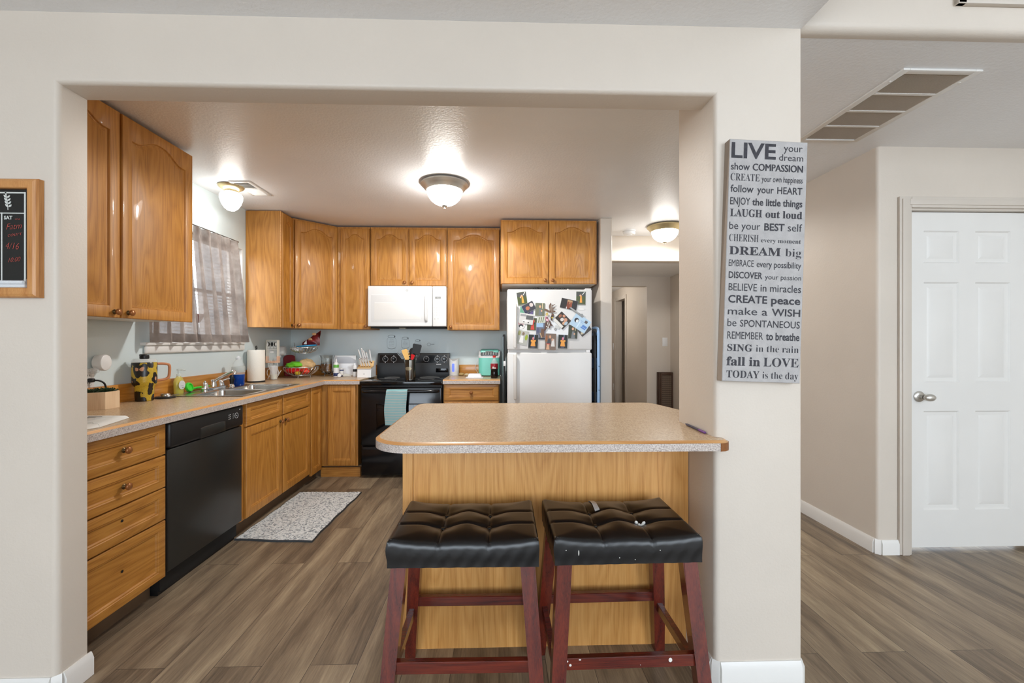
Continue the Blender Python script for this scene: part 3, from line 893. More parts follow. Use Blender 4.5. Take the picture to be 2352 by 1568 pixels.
m.prism([(4.50, 0.884), (4.575, 0.884), (4.575, 1.124), (4.525, 1.124), (4.512, 1.1), (4.50, 1.03), (4.488, 0.995)], -1.268, -0.52, 'x')
bg = m.build('backguard', 'blackm', t, 30)
MB().prism([(4.4975, 1.022), (4.503, 1.022), (4.514, 1.105), (4.5095, 1.105)], -1.245, -0.545, 'x').build('control_panel', 'black', bg, 0)
tilt = Matrix.Rotation(R(90), 4, 'X')
for x, kind in ((-1.185, 0), (-1.098, 0), (-0.957, 1), (-0.76, 1), (-0.645, 0), (-0.573, 0)):
    r = 0.019
    k = MB().lathe([(r + .004, 0.0), (r + .004, .002), (r, .004), (r * .9, .016), (r * .8, .019), (0, .019)], (x, 4.5, 1.064), 24, tilt)
    k.box(x - .0035, x + .0035, 4.476, 4.484, 1.048, 1.08, .001)
    ko = k.build('control_knob', 'black', t, 40)
    dg = MB()
    N = 16
    for a in range(N):
        th = 2 * PI * a / N + .1
        q = Matrix.Translation((x, 4.4985, 1.064)) @ Matrix.Rotation(-th, 4, 'Y')
        dg.box(-.0028, .0028, -.0005, .0005, r + .007, r + .0105, mat=q)
    MB().box(x - .001, x + .001, 4.4755, 4.4765, 1.066, 1.08).build('pointer', 'lightgrey', ko, 0)
    for s in (-1, 1):
        if not kind: MB().box(x - .004, x + .004, 4.4995 + s * .003, 4.502 + s * .003, 1.064 + s * .033 - .004, 1.064 + s * .033 + .004).build('dial_label', 'lightgrey', ko, 0)
    dg.build('dial_marks', 'lightgrey', ko, 0)
m = MB().box(-0.655, -0.605, 4.4895, 4.493, 1.006, 1.012); m.build('badge', 'lightgrey', bg, 0)
MB().box(-0.66, -0.53, 4.491, 4.4965, 0.925, 0.975, .003).build('oven_vent_panel', 'glassblack', bg, 30)
for x, y, r in ((-1.08, 4.12, .1), (-.70, 4.12, .075), (-1.08, 4.36, .075), (-.70, 4.36, .1)):
    MB().tube([(x + r * math.cos(a * PI / 18), y + r * math.sin(a * PI / 18), .8843) for a in range(36)], 0.0007, 4, True).build('burner_ring', 'grey', t, 0)

# ------------------------------------------------------------ microwave
t = thing('microwave', 'white over-the-range microwave hung below the short wall cabinet', 'microwave', (-0.895, 4.4, 1.39))
MB().box(-1.262, -0.518, 4.215, 4.585, 1.395, 1.786, .004).build('microwave_body', 'white', t, 30)
m = MB().box(-1.272, -0.650, 4.185, 4.214, 1.393, 1.787, .009, 3); md = m.build('door', 'white', t, 30)
def ring_panel(name, x0, x1, z0, z1, y, mat, par, rr=.012, dep=.0015, th=.002):
    pts = rounded([(x0, z0, rr), (x1, z0, rr), (x1, z1, rr), (x0, z1, rr)], 5)
    a = [Vector((p.x, y, p.y)) for p in pts]; b = [Vector((p.x, y - dep, p.y)) for p in inset(pts, th)]
    return MB().rings([a, b]).build(name, mat, par, 30)
ring_panel('door_trim', -1.242, -0.68, 1.43, 1.708, 4.186, 'white', md, .015, .002, .004)
ring_panel('door_window', -1.208, -0.762, 1.46, 1.628, 4.184, plain('pale_grey_window_mesh', (222, 220, 216), 0.3), md, .008, .0012, .003)
m = MB().tube([(-0.706, 4.188, 1.705), (-0.706, 4.158, 1.69), (-0.706, 4.152, 1.575), (-0.706, 4.158, 1.46), (-0.706, 4.188, 1.445)], .013, 10, smooth=2); m.build('handle', 'white', md, 50)
m = MB().box(-0.647, -0.513, 4.185, 4.214, 1.393, 1.787, .009, 3); cp = m.build('control_panel', 'white', t, 30)
m = MB().box(-0.621, -0.567, 4.1835, 4.1855, 1.664, 1.684); m.build('display', plain('grey_display', (120, 120, 116), .3), cp, 0)
m = MB()
for j, z in enumerate((1.645, 1.62, 1.605, 1.58, 1.563, 1.545, 1.527, 1.505)):
    for i in range(3 if j < 3 else 4):
        if j == 2 and i < 2: continue
        x = -0.63 + i * (.036 if j < 3 else .024)
        m.box(x - (.006 if j < 3 else .0035), x + (.006 if j < 3 else .0035), 4.1843, 4.1853, z - .003, z + .003)
m.box(-.632, -.62, 4.1843, 4.1853, 1.46, 1.473).box(-.598, -.588, 4.1843, 4.1853, 1.464, 1.473)
m.build('buttons', plain('pale_button_grey', (196, 195, 192), .5), cp, 0)
put_text(MB(), '1:02', (0, 4.183, 0), (1, 0, 0), (0, 0, 1), -.612, -.578, 1.668, 1.680).build('clock_digits', 'whitep', cp, 0)
lg = MB().tube([(-0.893 + .009 * math.cos(a * PI / 12), 4.1845, 1.743 + .009 * math.sin(a * PI / 12)) for a in range(24)], .0012, 6, True)
for s in (-1, 1): lg.tube([(-0.893 + s * .0005, 4.1845, 1.7475), (-0.893 + s * .004, 4.1845, 1.7445), (-0.893 + s * .003, 4.1845, 1.7395), (-0.893 + s * .001, 4.1845, 1.7425)], .0006, 5)
lg.build('emblem', 'grey', md, 40)
MB().box(-1.25, -0.53, 4.225, 4.58, 1.38, 1.395).build('underside_grille', 'blackdull', t, 0)
MB().box(-0.98, -0.92, 4.23, 4.28, 1.377, 1.381).build('light_lens', plain('cream_lens', (226, 216, 180), .3), t, 0)

# ------------------------------------------------------------ fridge
t = thing('refrigerator', 'white top-freezer fridge covered in photos in the alcove', 'fridge', (0.44, 4.1, 0))
MB().box(0.078, 0.808, 3.79, 4.52, 0.02, 1.695, .006).build('fridge_body', 'white', t, 30)
MB().box(0.072, 0.815, 3.72, 3.782, 1.172, 1.703, .014, 3).build('freezer_door', 'white', t, 30)
MB().box(0.072, 0.815, 3.72, 3.782, 0.06, 1.150, .014, 3).build('fridge_door', 'white', t, 30)
MB().box(0.085, 0.80, 3.74, 3.79, 1.150, 1.172).build('gasket', 'lightgrey', t, 0)
for z0, z1 in ((1.19, 1.575), (0.745, 1.14)):
    MB().box(0.126, 0.153, 3.683, 3.705, z0, z1, .008, 3).box(0.130, 0.149, 3.70, 3.722, z0 + .01, z0 + .05, .003).box(0.130, 0.149, 3.70, 3.722, z1 - .05, z1 - .01, .003).build('handle', 'offwhite', t, 40)
MB().box(0.765, 0.80, 3.725, 3.79, 1.148, 1.174, .003).build('hinge', 'whitep', t, 30)
MB().box(0.755, 0.81, 3.73, 3.80, 1.703, 1.712, .003).build('hinge_cover', 'whitep', t, 30)
MB().box(0.085, 0.80, 3.76, 3.80, 0.0, 0.06).build('base_grille', 'grey', t, 0)

# ------------------------------------------------------------ bar stools
def stool(loc, label, torn, rz):
    t = thing('bar_stool', label, 'stool', loc, 'bar stools at the breakfast counter', world=False, rot=(0, 0, rz))
    a, b = 0.236, 0.168          # half width, half depth of the seat
    zc, sad, th = 0.632, 0.024, 0.078
    bx, by = (-.078, .078), (-.05, .05)
    def top(u, v):
        x, y = (u * 2 - 1), (v * 2 - 1)
        z = zc - sad * (1 - abs(x) ** 2.2) * (0.6 + .4 * abs(x))
        z += .010 * (1 - max(abs(x), abs(y)) ** 4) + .012 * (1 - x * x) * (1 - y * y)
        X, Y = x * a, y * b
        for px in bx:
            for py in by:
                d2 = ((X - px) / .05) ** 2 + ((Y - py) / .045) ** 2
                z -= .017 * math.exp(-d2 * 1.1)
        sx = min(abs(X - p) for p in bx); sy = min(abs(Y - p) for p in by)
        z -= .006 * math.exp(-(sx / .005) ** 2) + .0045 * math.exp(-(sy / .006) ** 2)
        e = max(abs(x), abs(y))
        if e > .95: z -= .008 * ((e - .95) / .05) ** 2
        return Vector((X, Y, z))
    NU, NV = 72, 54
    m = MB()
    m.grid(top, NU, NV)
    # skirt, following the edge and bulging slightly
    edge = [top(i / NU, 0) for i in range(NU)] + [top(1, j / NV) for j in range(NV)] + [top(1 - i / NU, 1) for i in range(NU)] + [top(0, 1 - j / NV) for j in range(NV)]
    rs = []
    for k in range(7):
        q = k / 6
        rr = []
        for i, p in enumerate(edge):
            zb = zc - .088
            z = p.z * (1 - q) + zb * q
            bul = 1 + .012 * math.sin(PI * min(1, q * 1.3)) + .004 * math.sin(i * .9 + k) * (q > .1)
            rr.append(Vector((p.x * bul, p.y * bul, z)))
        rs.append(rr)
    rs.append([Vector((p.x * .97, p.y * .97, zc - .088)) for p in edge])
    m.rings(rs, False, True)
    bmesh.ops.remove_doubles(m.bm, verts=m.bm.verts, dist=1e-5)
    seat = m.build('seat', 'leather', t, 50)
    st = MB()
    for i in range(64):
        p = top((i + .5) / 64, 0)
        st.box(p.x - .0022, p.x + .0022, p.y + .006, p.y + .0072, p.z + .0075, p.z + .0088)
    st.build('stitching', 'stitch', seat, 0)
    for px in bx:
        for py in by:
            if torn and px > 0 and py < 0: continue
            p = top((px / a + 1) / 2, (py / b + 1) / 2)
            MB().ball((px, py, p.z + .006), (.009, .009, .005), 14).build('button', 'leather', seat, 60)
    if torn:
        p = top((bx[1] / a + 1) / 2, (by[0] / b + 1) / 2)
        tf = MB()
        for q in ((-.012, .006, .013), (-.004, 0, .006), (.006, -.001, .006), (.013, .003, .012)):
            tf.ball((p.x + q[0], p.y + q[1], p.z + q[2]), (.006, .004, .007), 8, Matrix.Rotation(q[0] * 50, 4, 'Y'))
        tf.build('stuffing', 'scuff', seat, 60, label='white stuffing showing at the torn button')
        MB().grid(lambda u, v: top(.385 + .036 * u, .66 + .34 * v) + Vector((0, 0, .0035)), 2, 12).build('tape_strip', 'lightgrey', seat, 0)
        for x, z, l in ((-.16, .583, .018), (-.2, .592, .003), (-.03, .565, .003), (.10, .586, .003), (.02, .558, .002)):
            MB().ball((x, -b * 1.0145 + .0005, z), (.0018, .0022, l / 2), 10).build('scuff_mark', 'scuff', seat, 50)
    zt = zc - .086
    for sx in (-1, 1):
        for sy in (-1, 1):
            tp = Vector((sx * (a - .034), sy * (b - .03), zt)); ft = Vector((sx * (a + .006), sy * (b + .042), 0))
            rs = []
            for k in range(6):
                q = k / 5; c = tp.lerp(ft, q)
                c.y += sy * .010 * (q ** 3 - q) ; w = .0235 - .003 * q
                rs.append([c + Vector(d) for d in ((-w, -w, 0), (w, -w, 0), (w, w, 0), (-w, w, 0))])
            g = MB(); g.rings(rs)
            bmesh.ops.bevel(g.bm, geom=[e for e in g.bm.edges if abs((e.verts[0].co - e.verts[1].co).normalized().z) > .8], offset=.003, segments=2, affect='EDGES')
            g.build('leg', 'mahog', t, 30)
    def at(sx, sy, z):
        q = 1 - z / zt
        return Vector((sx * (a - .034 + q * .040), sy * (b - .03 + q * .072), z))
    def bar(p, q, z, w, h):
        d = (q - p).normalized(); n = Vector((-d.y, d.x, 0)) * w
        p = p + d * .018; q = q - d * .018
        g = MB(); u = Vector((0, 0, h))
        g.rings([[p - n - u, p + n - u, p + n + u, p - n + u], [q - n - u, q + n - u, q + n + u, q - n + u]])
        bmesh.ops.bevel(g.bm, geom=g.bm.edges[:], offset=.002, segments=1, affect='EDGES')
        return g.build('stretcher', 'mahogh', t, 20)
    f1 = bar(at(-1, -1, .247), at(1, -1, .247), .247, .011, .0185)
    bar(at(-1, 1, .235), at(1, 1, .235), .235, .011, .0185)
    bar(at(-1, -1, .20), at(-1, 1, .20), .2, .011, .0165)
    bar(at(1, -1, .20), at(1, 1, .20), .2, .011, .0165)
    if torn:
        for x, z, l, w in ((.125, .252, .007, .006), (-.2, .258, .003, .004), (-.19, .246, .004, .004), (-.16, .262, .002, .004), (.03, .24, .001, .001)):
            y = at(1, -1, .247).y - .0118
            MB().ball((x, y, z), (w, .0012, l), 10).build('chip', 'scuff', f1, 0, label='pale chip in the stain')
    return t
stool((-0.110, 1.502, 0), 'black leather tufted bar stool on the left, with all four buttons', False, R(-.6))
stool((0.408, 1.508, 0), 'black tufted bar stool beside the pier, with a torn button showing white stuffing', True, R(.8))

# ------------------------------------------------------------ ceiling lamps
def dome(x, y, label, metal, r=.168):
    t = thing('ceiling_lamp', label, 'lamp', (x, y, CZ), 'domed ceiling lamps', world=False)
    MB().lathe([(r - .02, 0), (r, -.008), (r + .002, -.018), (r - .006, -.026), (r - .018, -.036), (r - .022, -.044), (r - .03, -.048), (r - .034, -.058), (r - .04, -.06), (r - .045, -.05)], n=48).build('lamp_rim', metal, t, 50)
    bulb((x, y, CZ - .09), 105 if x < 1 else 38)
    q = r - .042
    pr = [(q, -.052)] + [(q * math.cos(a), -.056 - .108 * math.sin(a)) for a in [R(i * 10) for i in range(1, 9)]] + [(.012, -.1635), (0, -.164)]
    MB().lathe(pr, n=48).build('glass_bowl', 'glow' if x < 1 else 'glow3', t, 60)
    MB().lathe([(.0, -.163), (.022, -.164), (.018, -.169), (.005, -.173), (.004, -.178), (.007, -.181), (.007, -.186), (.0, -.189)], n=20).build('finial', metal, t, 60)
dome(-0.392, 3.1, 'domed ceiling lamp with brushed nickel rim over the middle of the kitchen', 'nickel')
dome(1.635, 4.17, 'domed ceiling lamp with brass rim half hidden behind the pier', 'brassl')
t = thing('ceiling_lamp', 'small brass ceiling lamp with glowing acorn globe beside the kitchen window', 'lamp', (-1.965, 3.2, CZ), world=False)
MB().lathe([(.07, 0), (.086, -.006), (.083, -.014), (.06, -.03), (.045, -.036), (.045, -.055), (.05, -.056)], n=40).build('lamp_fitter', 'brassl', t, 50)
MB().lathe([(.046, -.05), (.068, -.062), (.075, -.078), (.073, -.10), (.062, -.135), (.045, -.163), (.025, -.18), (0, -.186)], n=40).build('glass_globe', 'glow2', t, 60)
bulb((-1.965, 3.2, CZ - .09), 7)
for a in range(3):
    th = a * 2 * PI / 3 - 1.2
    MB().cyl((.045 * math.cos(th), .045 * math.sin(th), -.048), (.06 * math.cos(th), .06 * math.sin(th), -.048), .003, n=8).build('thumb_screw', 'brassl', t, 50)

# ------------------------------------------------------------ ceiling fittings
t = thing('return_air_grille', 'large white four-panel air return grille in the hallway ceiling', 'vent', (1.86, 2.05, CZ), world=True)
m = MB(); x0, x1, y0, y1 = 1.69, 2.035, 1.735, 2.372
for a in ((x0, x0 + .03, y0, y1), (x1 - .03, x1, y0, y1), (x0 + .03, x1 - .03, y0, y0 + .028), (x0 + .03, x1 - .03, y1 - .022, y1)): m.box(a[0], a[1], a[2], a[3], CZ - .009, CZ, .002)
ys = [y0 + .028 + (y1 - y0 - .05) * i / 4 for i in range(5)]
for y in ys[1:4]: m.box(x0 + .03, x1 - .03, y - .007, y + .007, CZ - .009, CZ)
m.build('frame', 'trim', t, 30)
m = MB()
for i in range(4):
    n = 46
    for k in range(n):
        x = x0 + .032 + (x1 - x0 - .064) * k / (n - 1)
        m.box(x - .0011, x + .0011, ys[i] + .005, ys[i + 1] - .005, CZ - .007, CZ - .001, mat=Matrix.Translation((x, 0, CZ - .004)) @ Matrix.Rotation(R(35), 4, 'Y') @ Matrix.Translation((-x, 0, -CZ + .004)))
m.build('louvres', 'casing', t, 0)
MB().box(x0 + .03, x1 - .03, y0 + .03, y1 - .02, CZ - .0008, CZ + .001).build('backing', plain('grey_filter', (92, 88, 80), .9), t, 0)
for x in (x0 + .015, x1 - .015): MB().cyl((x, y0 + .08, CZ - .0115), (x, y0 + .08, CZ - .008), .005, n=10).build('screw', 'trim', t, 40)

t = thing('ceiling_vent', 'small white ceiling vent beside the small brass lamp', 'vent', (-1.84, 3.25, CZ))
m = MB(); x0, x1, y0, y1 = -1.925, -1.775, 3.1, 3.40
for a in ((x0, x0 + .022, y0, y1), (x1 - .022, x1, y0, y1), (x0 + .022, x1 - .022, y0, y0 + .022), (x0 + .022, x1 - .022, y1 - .022, y1), (x0 + .022, x1 - .022, 3.24, 3.252)): m.box(a[0], a[1], a[2], a[3], CZ - .008, CZ, .002)
m.build('frame', 'trim', t, 30)
m = MB()
for i in range(12):
    y = y0 + .03 + .0195 * i + (.012 if i > 5 else 0)
    m.box(x0 + .022, x1 - .022, y - .006, y + .006, CZ - .006, CZ - .005, mat=Matrix.Translation((0, y, CZ - .005)) @ Matrix.Rotation(R(40 if i < 6 else -40), 4, 'X') @ Matrix.Translation((0, -y, -CZ + .005)))
m.build('louvres', 'trim', t, 0)
MB().box(x0 + .02, x1 - .02, y0 + .02, y1 - .02, CZ - .0008, CZ + .001).build('backing', M['grey'], t, 0)

t = thing('smoke_detector', 'round white smoke detector on the hallway ceiling', 'smoke detector', (1.345, 4.38, CZ), world=False)
MB().lathe([(.066, 0), (.066, -.008), (.061, -.01), (.062, -.03), (.054, -.04), (.03, -.042), (.028, -.047), (0, -.047)], n=36).build('housing', 'whitep', t, 40)
MB().lathe([(.0635, -.0095), (.0635, -.013), (.06, -.0135)], n=36).build('gap_ring', 'lightgrey', t, 40)

t = thing('wall_vent', 'white vent high on the upper wall, only its bottom edge in view', 'vent', (2.5, 1.525, 2.49))
m = MB().box(1.68, 2.9, 1.512, 1.53, 2.485, 2.505, .003).box(1.68, 1.71, 1.512, 1.53, 2.485, 2.8).box(2.87, 2.9, 1.512, 1.53, 2.485, 2.8).box(1.68, 2.9, 1.512, 1.53, 2.78, 2.8)
m.build('frame', 'casing', t, 30)
m = MB()
for i in range(14): m.box(1.71, 2.87, 1.516, 1.53, 2.512 + i * .019, 2.522 + i * .019)
m.build('louvres', 'casing', t, 0)

# ------------------------------------------------------------ rug
m, n, l, b = newmat('grey_berber_weave')
mp = coords(n, l, (1, 1, 1), False)
v = n.new('ShaderNodeTexVoronoi'); v.inputs['Scale'].default_value = 105; l.new(mp.outputs[0], v.inputs['Vector'])
nz = noise(n, l, mp.outputs[0], 60, 3, .7)
r1 = ramp(n, [(.22, lin(110, 118, 126)), (.38, lin(190, 196, 200)), (.48, lin(226, 230, 230)), (.8, lin(238, 240, 240))])
sp = n.new('ShaderNodeSeparateColor'); l.new(v.outputs['Color'], sp.inputs[0])
mxf = n.new('ShaderNodeMix'); mxf.data_type = 'FLOAT'; mxf.inputs[0].default_value = .5
l.new(sp.outputs[0], mxf.inputs[2]); l.new(nz.outputs['Fac'], mxf.inputs[3])
l.new(mxf.outputs[0], r1.inputs[0]); l.new(r1.outputs[0], b.inputs['Base Color'])
b.inputs['Roughness'].default_value = .95
bump(n, l, b, v.outputs['Distance'], .8, .006)
M['rug'] = m
t = thing('rug', 'grey and white woven kitchen mat on the floor before the sink', 'rug', (-1.40, 3.12, 0))
cor = [Vector((-1.655, 2.735)), Vector((-1.165, 2.69)), Vector((-1.135, 3.55)), Vector((-1.625, 3.565))]
def rugp(u, v, z):
    p = cor[0].lerp(cor[1], u).lerp(cor[3].lerp(cor[2], u), v)
    w = .004 * math.sin(9 * u + 5 * v) + .003 * math.sin(23 * v + u)
    return Vector((p.x + w * (u in (0, 1)), p.y + w * (v in (0, 1)), z))
m = MB()
m.grid(lambda u, v: rugp(u, v, .0115 + .0015 * math.sin(u * 90) * math.sin(v * 130)), 60, 100)
m.build('pile', 'rug', t, 60)
eg = [rugp(i / 20, 0, 0) for i in range(20)] + [rugp(1, i / 30, 0) for i in range(30)] + [rugp(1 - i / 20, 1, 0) for i in range(20)] + [rugp(0, 1 - i / 30, 0) for i in range(30)]
cc = sum(eg, Vector()) / len(eg)
MB().rings([[p + (p - cc).normalized() * .006 + Vector((0, 0, z)) for p in eg] for z in (.0, .010)] + [[p + Vector((0, 0, .0112)) for p in eg]], True, False).build('binding', plain('charcoal_binding', (62, 64, 66), .9), t, 40)

# ------------------------------------------------------------ curtains
def curtain(name, label, y0t, y1t, y0b, y1b, zt, zb, fold, seed):
    rnd = random.Random(seed)
    ph = [rnd.uniform(0, 6) for _ in range(4)]
    def f(u, v):
        y = (y0t + (y1t - y0t) * u) * (1 - v) + (y0b + (y1b - y0b) * u) * v
        s = u * fold * 2 * PI + .25 * math.sin(3 * v + ph[0])
        amp = .014 + .022 * v
        x = -2.125 + amp * math.sin(s) + .008 * math.sin(2.3 * s + ph[1]) * (1 - .4 * v)
        if v < .16: x += .007 * math.sin(u * 70 + ph[2]) * (1 - v / .16)
        y += .012 * math.cos(s * 1.1 + ph[3]) * v
        z = zt + (zb - zt) * v - .006 * math.sin(s + 1) * v - .012 * (1 - math.cos(u * 5)) * 0
        return Vector((x, y, z))
    return f
m, n, l, b = newmat('sheer_taupe_fabric')
b.inputs['Roughness'].default_value = .8
mp = coords(n, l, (1, 1, 1), False)
nt = noise(n, l, mp.outputs[0], 7, 4, .6)
rr = ramp(n, [(.3, lin(126, 114, 108)), (.55, lin(156, 145, 138)), (.75, lin(184, 173, 166))]); l.new(nt.outputs['Fac'], rr.inputs[0]); l.new(rr.outputs[0], b.inputs['Base Color'])
wv = n.new('ShaderNodeTexWave'); wv.bands_direction = 'Z'; wv.inputs['Scale'].default_value = 160; wv.inputs['Distortion'].default_value = .8; l.new(mp.outputs[0], wv.inputs['Vector'])
bump(n, l, b, wv.outputs['Fac'], .15)
tr = n.new('ShaderNodeBsdfTransparent'); tl = n.new('ShaderNodeBsdfTranslucent'); l.new(rr.outputs[0], tl.inputs['Color'])
mixa = n.new('ShaderNodeMixShader'); mixa.inputs[0].default_value = .14
mixb = n.new('ShaderNodeMixShader'); mixb.inputs[0].default_value = .10
l.new(b.outputs[0], mixa.inputs[1]); l.new(tl.outputs[0], mixa.inputs[2])
l.new(mixa.outputs[0], mixb.inputs[1]); l.new(tr.outputs[0], mixb.inputs[2])
l.new(mixb.outputs[0], n['Material Output'].inputs['Surface'])
M['curtain'] = m
for nm, lab, args in (('curtain', 'sheer taupe curtain panel on the right half of the kitchen window', (3.03, 3.55, 3.13, 3.66, 2.055, 1.246, 4.5, 3)),
                      ('curtain', 'taupe curtain panel at the window partly hidden behind the left wall cabinet', (2.68, 3.01, 2.66, 3.12, 2.055, 1.246, 4.0, 5))):
    t = thing(nm, lab, 'curtain', (-2.125, (args[0] + args[1]) / 2, 1.25), 'kitchen window curtains')
    f = curtain(nm, lab, *args)
    MB().grid(f, 90, 44).build('drape', 'curtain', t, 80, normals=False)
    def hem(u, v, f=f): p = f(u, .93 + .07 * v); return p + Vector((.0025, 0, 0))
    MB().grid(hem, 90, 3).build('hem', 'curtain', t, 80, normals=False)
t = thing('curtain_rod', 'thin dark curtain rod above the kitchen window', 'rod', (-2.125, 3.1, 2.055))
MB().tube([(-2.2, 2.66, 2.06), (-2.13, 2.66, 2.06), (-2.125, 2.68, 2.06), (-2.125, 3.55, 2.06), (-2.13, 3.57, 2.06), (-2.2, 3.57, 2.06)], .0035, 8, smooth=1).build('rod', plain('dark_metal_rod', (96, 92, 88), .35, .8), t, 50)
for y in (2.66, 3.57): MB().box(-2.2, -2.193, y - .01, y + .01, 2.045, 2.075, .002).build('bracket', 'grey', t, 30)

# ------------------------------------------------------------ word sign on the pier
SG = plain('pale_grey_canvas', (174, 171, 170), .8, nscale=420, nstr=.5, vary=.10, vscale=25)
INK = plain('charcoal_ink', (58, 57, 62), .75, vary=.3, vscale=60)
t = thing('word_sign', 'tall grey sign of printed mottoes hung on the pier', 'sign', (0.947, 1.494, 1.532), world=False, rot=(0, R(1.95), 0))
SW, SH, SD = 0.141, 0.430, .034
MB().box(-SW, SW, 0, SD, -SH, SH, .0015, 1).build('canvas', [SG], t, 20)
e = MB()
for s in (-1, 1): e.box(s * SW - .0006, s * SW + .0006, .002, SD + .0005, -SH, SH)
e.box(-SW, SW, .002, SD + .0005, SH - .0006, SH + .0006); e.box(-SW, SW, .002, SD + .0005, -SH - .0006, -SH + .0006)
e.build('canvas_sides', plain('brown_grey_canvas_edge', (158, 146, 134), .85), t, 0)
k = MB()
U = 2 * SW / 468.0           # units measured on the sign: 468 wide, 1475 tall
V = 2 * SH / 1475.0
def L(txt, a, b, base, cap, **kw):
    put_text(k, txt, (-SW, -.0008, SH), (1, 0, 0), (0, 0, 1), (a) * U, (b) * U, -base * V, -(base - cap) * V, **kw)
B, HB, TH = .022, .012, -.006
L('LIVE', 10, 277, 112, 93, weight=B); L('your', 324, 437, 62, 38); L('dream', 297, 443, 118, 38)
L('show', 10, 123, 186, 42, weight=HB); L('COMPASSION', 140, 441, 186, 42); put_text(k, 'COMPASSION', (-SW, -.0011, SH), (1, 0, 0), (0, 0, 1), 142.5 * U, 443.5 * U, -186 * V, -144 * V)
L('CREATE', 10, 184, 252, 44, serif=True, weight=TH); L('your own happiness', 197, 444, 252, 36, weight=.004)
L('follow', 12, 150, 322, 44, weight=HB); L('your', 172, 272, 322, 38, weight=HB); L('HEART', 293, 444, 322, 42, weight=HB)
L('ENJOY', 12, 132, 398, 44, weight=.006); L('the little things', 145, 447, 398, 42, weight=B)
L('LAUGH', 15, 206, 470, 46, serif=True, weight=.004); L('out loud', 227, 448, 470, 44, serif=True, weight=.006)
L('be your', 12, 198, 548, 44); L('BEST', 222, 344, 548, 44, weight=B); L('self', 364, 450, 548, 46)
L('CHERISH', 14, 190, 622, 44, serif=True, weight=-.008); L('every moment', 206, 446, 622, 32, serif=True, weight=-.006)
L('DREAM', 16, 326, 702, 50, serif=True, weight=.004); L('big', 354, 450, 702, 48, serif=True, weight=-.007)
L('EMBRACE', 16, 166, 774, 40); L('every possibility', 184, 452, 774, 38, weight=.006)
L('DISCOVER', 18, 220, 846, 40, weight=.016); L('your passion', 236, 454, 846, 36)
L('BELIEVE', 20, 190, 922, 44); L('in miracles', 212, 456, 922, 44, weight=.006)
L('CREATE', 20, 254, 995, 46, weight=B); L('peace', 278, 454, 995, 42, weight=B)
L('make a', 20, 258, 1068, 44, weight=.004); L('WISH', 284, 456, 1068, 44, weight=.016)
L('be', 20, 74, 1140, 46); L('SPONTANEOUS', 96, 456, 1140, 42, weight=.006)
L('REMEMBER', 22, 236, 1216, 44); L('to breathe', 254, 456, 1216, 46, weight=B)
L('SING', 24, 174, 1290, 42, serif=True, weight=.004); L('in the rain', 196, 454, 1290, 40, serif=True, weight=-.008)
L('fall in', 22, 224, 1378, 54, serif=True, weight=.008); L('LOVE', 244, 456, 1378, 54, serif=True, weight=-.002)
L('TODAY', 24, 222, 1452, 44, serif=True, weight=0); L('is the day', 240, 456, 1452, 42, serif=True, weight=-.007)
k.build('lettering', [INK], t, 0, normals=False)

# ------------------------------------------------------------ chalkboard calendar on the front wall
t = thing('chalkboard_calendar', 'black weekly chalkboard in a wooden frame at the left edge', 'calendar', (-1.75, 1.51, 1.6))
FX0, FX1, FZ0, FZ1 = -2.28, -1.574, 1.397, 1.803
m = MB()
m.rings([[Vector((a, y, b)) for a, b in ((FX0 + i, FZ0 + i), (FX1 - i, FZ0 + i), (FX1 - i, FZ1 - i), (FX0 + i, FZ1 - i))] for i, y in ((0, 1.529), (0, 1.512), (.004, 1.506), (.012, 1.502), (.031, 1.504), (.034, 1.508), (.034, 1.529))], False, False)
m.build('frame', wood('honey_wood_frame', (150, 96, 48), (184, 126, 70), (200, 146, 88), (9, 9, 1.2), .4, 8), t, 20)
MB().box(FX0 + .033, FX1 - .033, 1.519, 1.528, FZ0 + .033, FZ1 - .033).build('board', plain('chalkboard_black', (20, 21, 20), .55), t, 0)
m = MB()
def ln(x0, z0, x1, z1, w=.0028): m.box(min(x0, x1) - w / 2, max(x0, x1) + w / 2, 1.5178 - (.0002 if x0 == x1 else 0), 1.5192, min(z0, z1) - w / 2, max(z0, z1) + w / 2)
ln(FX0 + .05, 1.757, -1.6265, 1.757, .0045); ln(-1.6265, 1.757, -1.6265, 1.455, .005); ln(FX0 + .05, 1.687, -1.6265, 1.687, .0028)
for i in range(7): ln(-1.7035 - i * .077, 1.687, -1.7035 - i * .077, 1.455, .0035)
for i, d in enumerate(('SAT',)):
    put_text(m, d, (0, 1.5178, 0), (1, 0, 0), (0, 0, 1), -1.696 - i * .077, -1.668 - i * .077, 1.666, 1.678, weight=.03)
def leaf(cx, cz, ang, s=1.0):
    for i in range(2): pass
    pts = [(0, 0), (.004, .004), (.005, .009), (.001, .015), (-.002, .008), (-.002, .003)]
    ca, sa = math.cos(ang), math.sin(ang)
    m.prism([(cx + s * (x * ca - z * sa), cz + s * (x * sa + z * ca)) for x, z in pts], 1.5178, 1.519, 'y')
for i in range(4):
    leaf(-1.681 + i * -.0018, 1.708 + i * .0105, -.75, .9); leaf(-1.684 + i * -.0018, 1.708 + i * .0105, .75, .9)
leaf(-1.689, 1.748, .35, .9); m.tube([(-1.683, 1.5183, 1.698), (-1.684, 1.5183, 1.72), (-1.689, 1.5183, 1.75)], .0011, 5)
m.build('printed_grid', plain('white_print', (206, 210, 206), .7), t, 0)
RC = plain('faded_red_chalk', (186, 80, 70), .8, vary=.4, vscale=180)
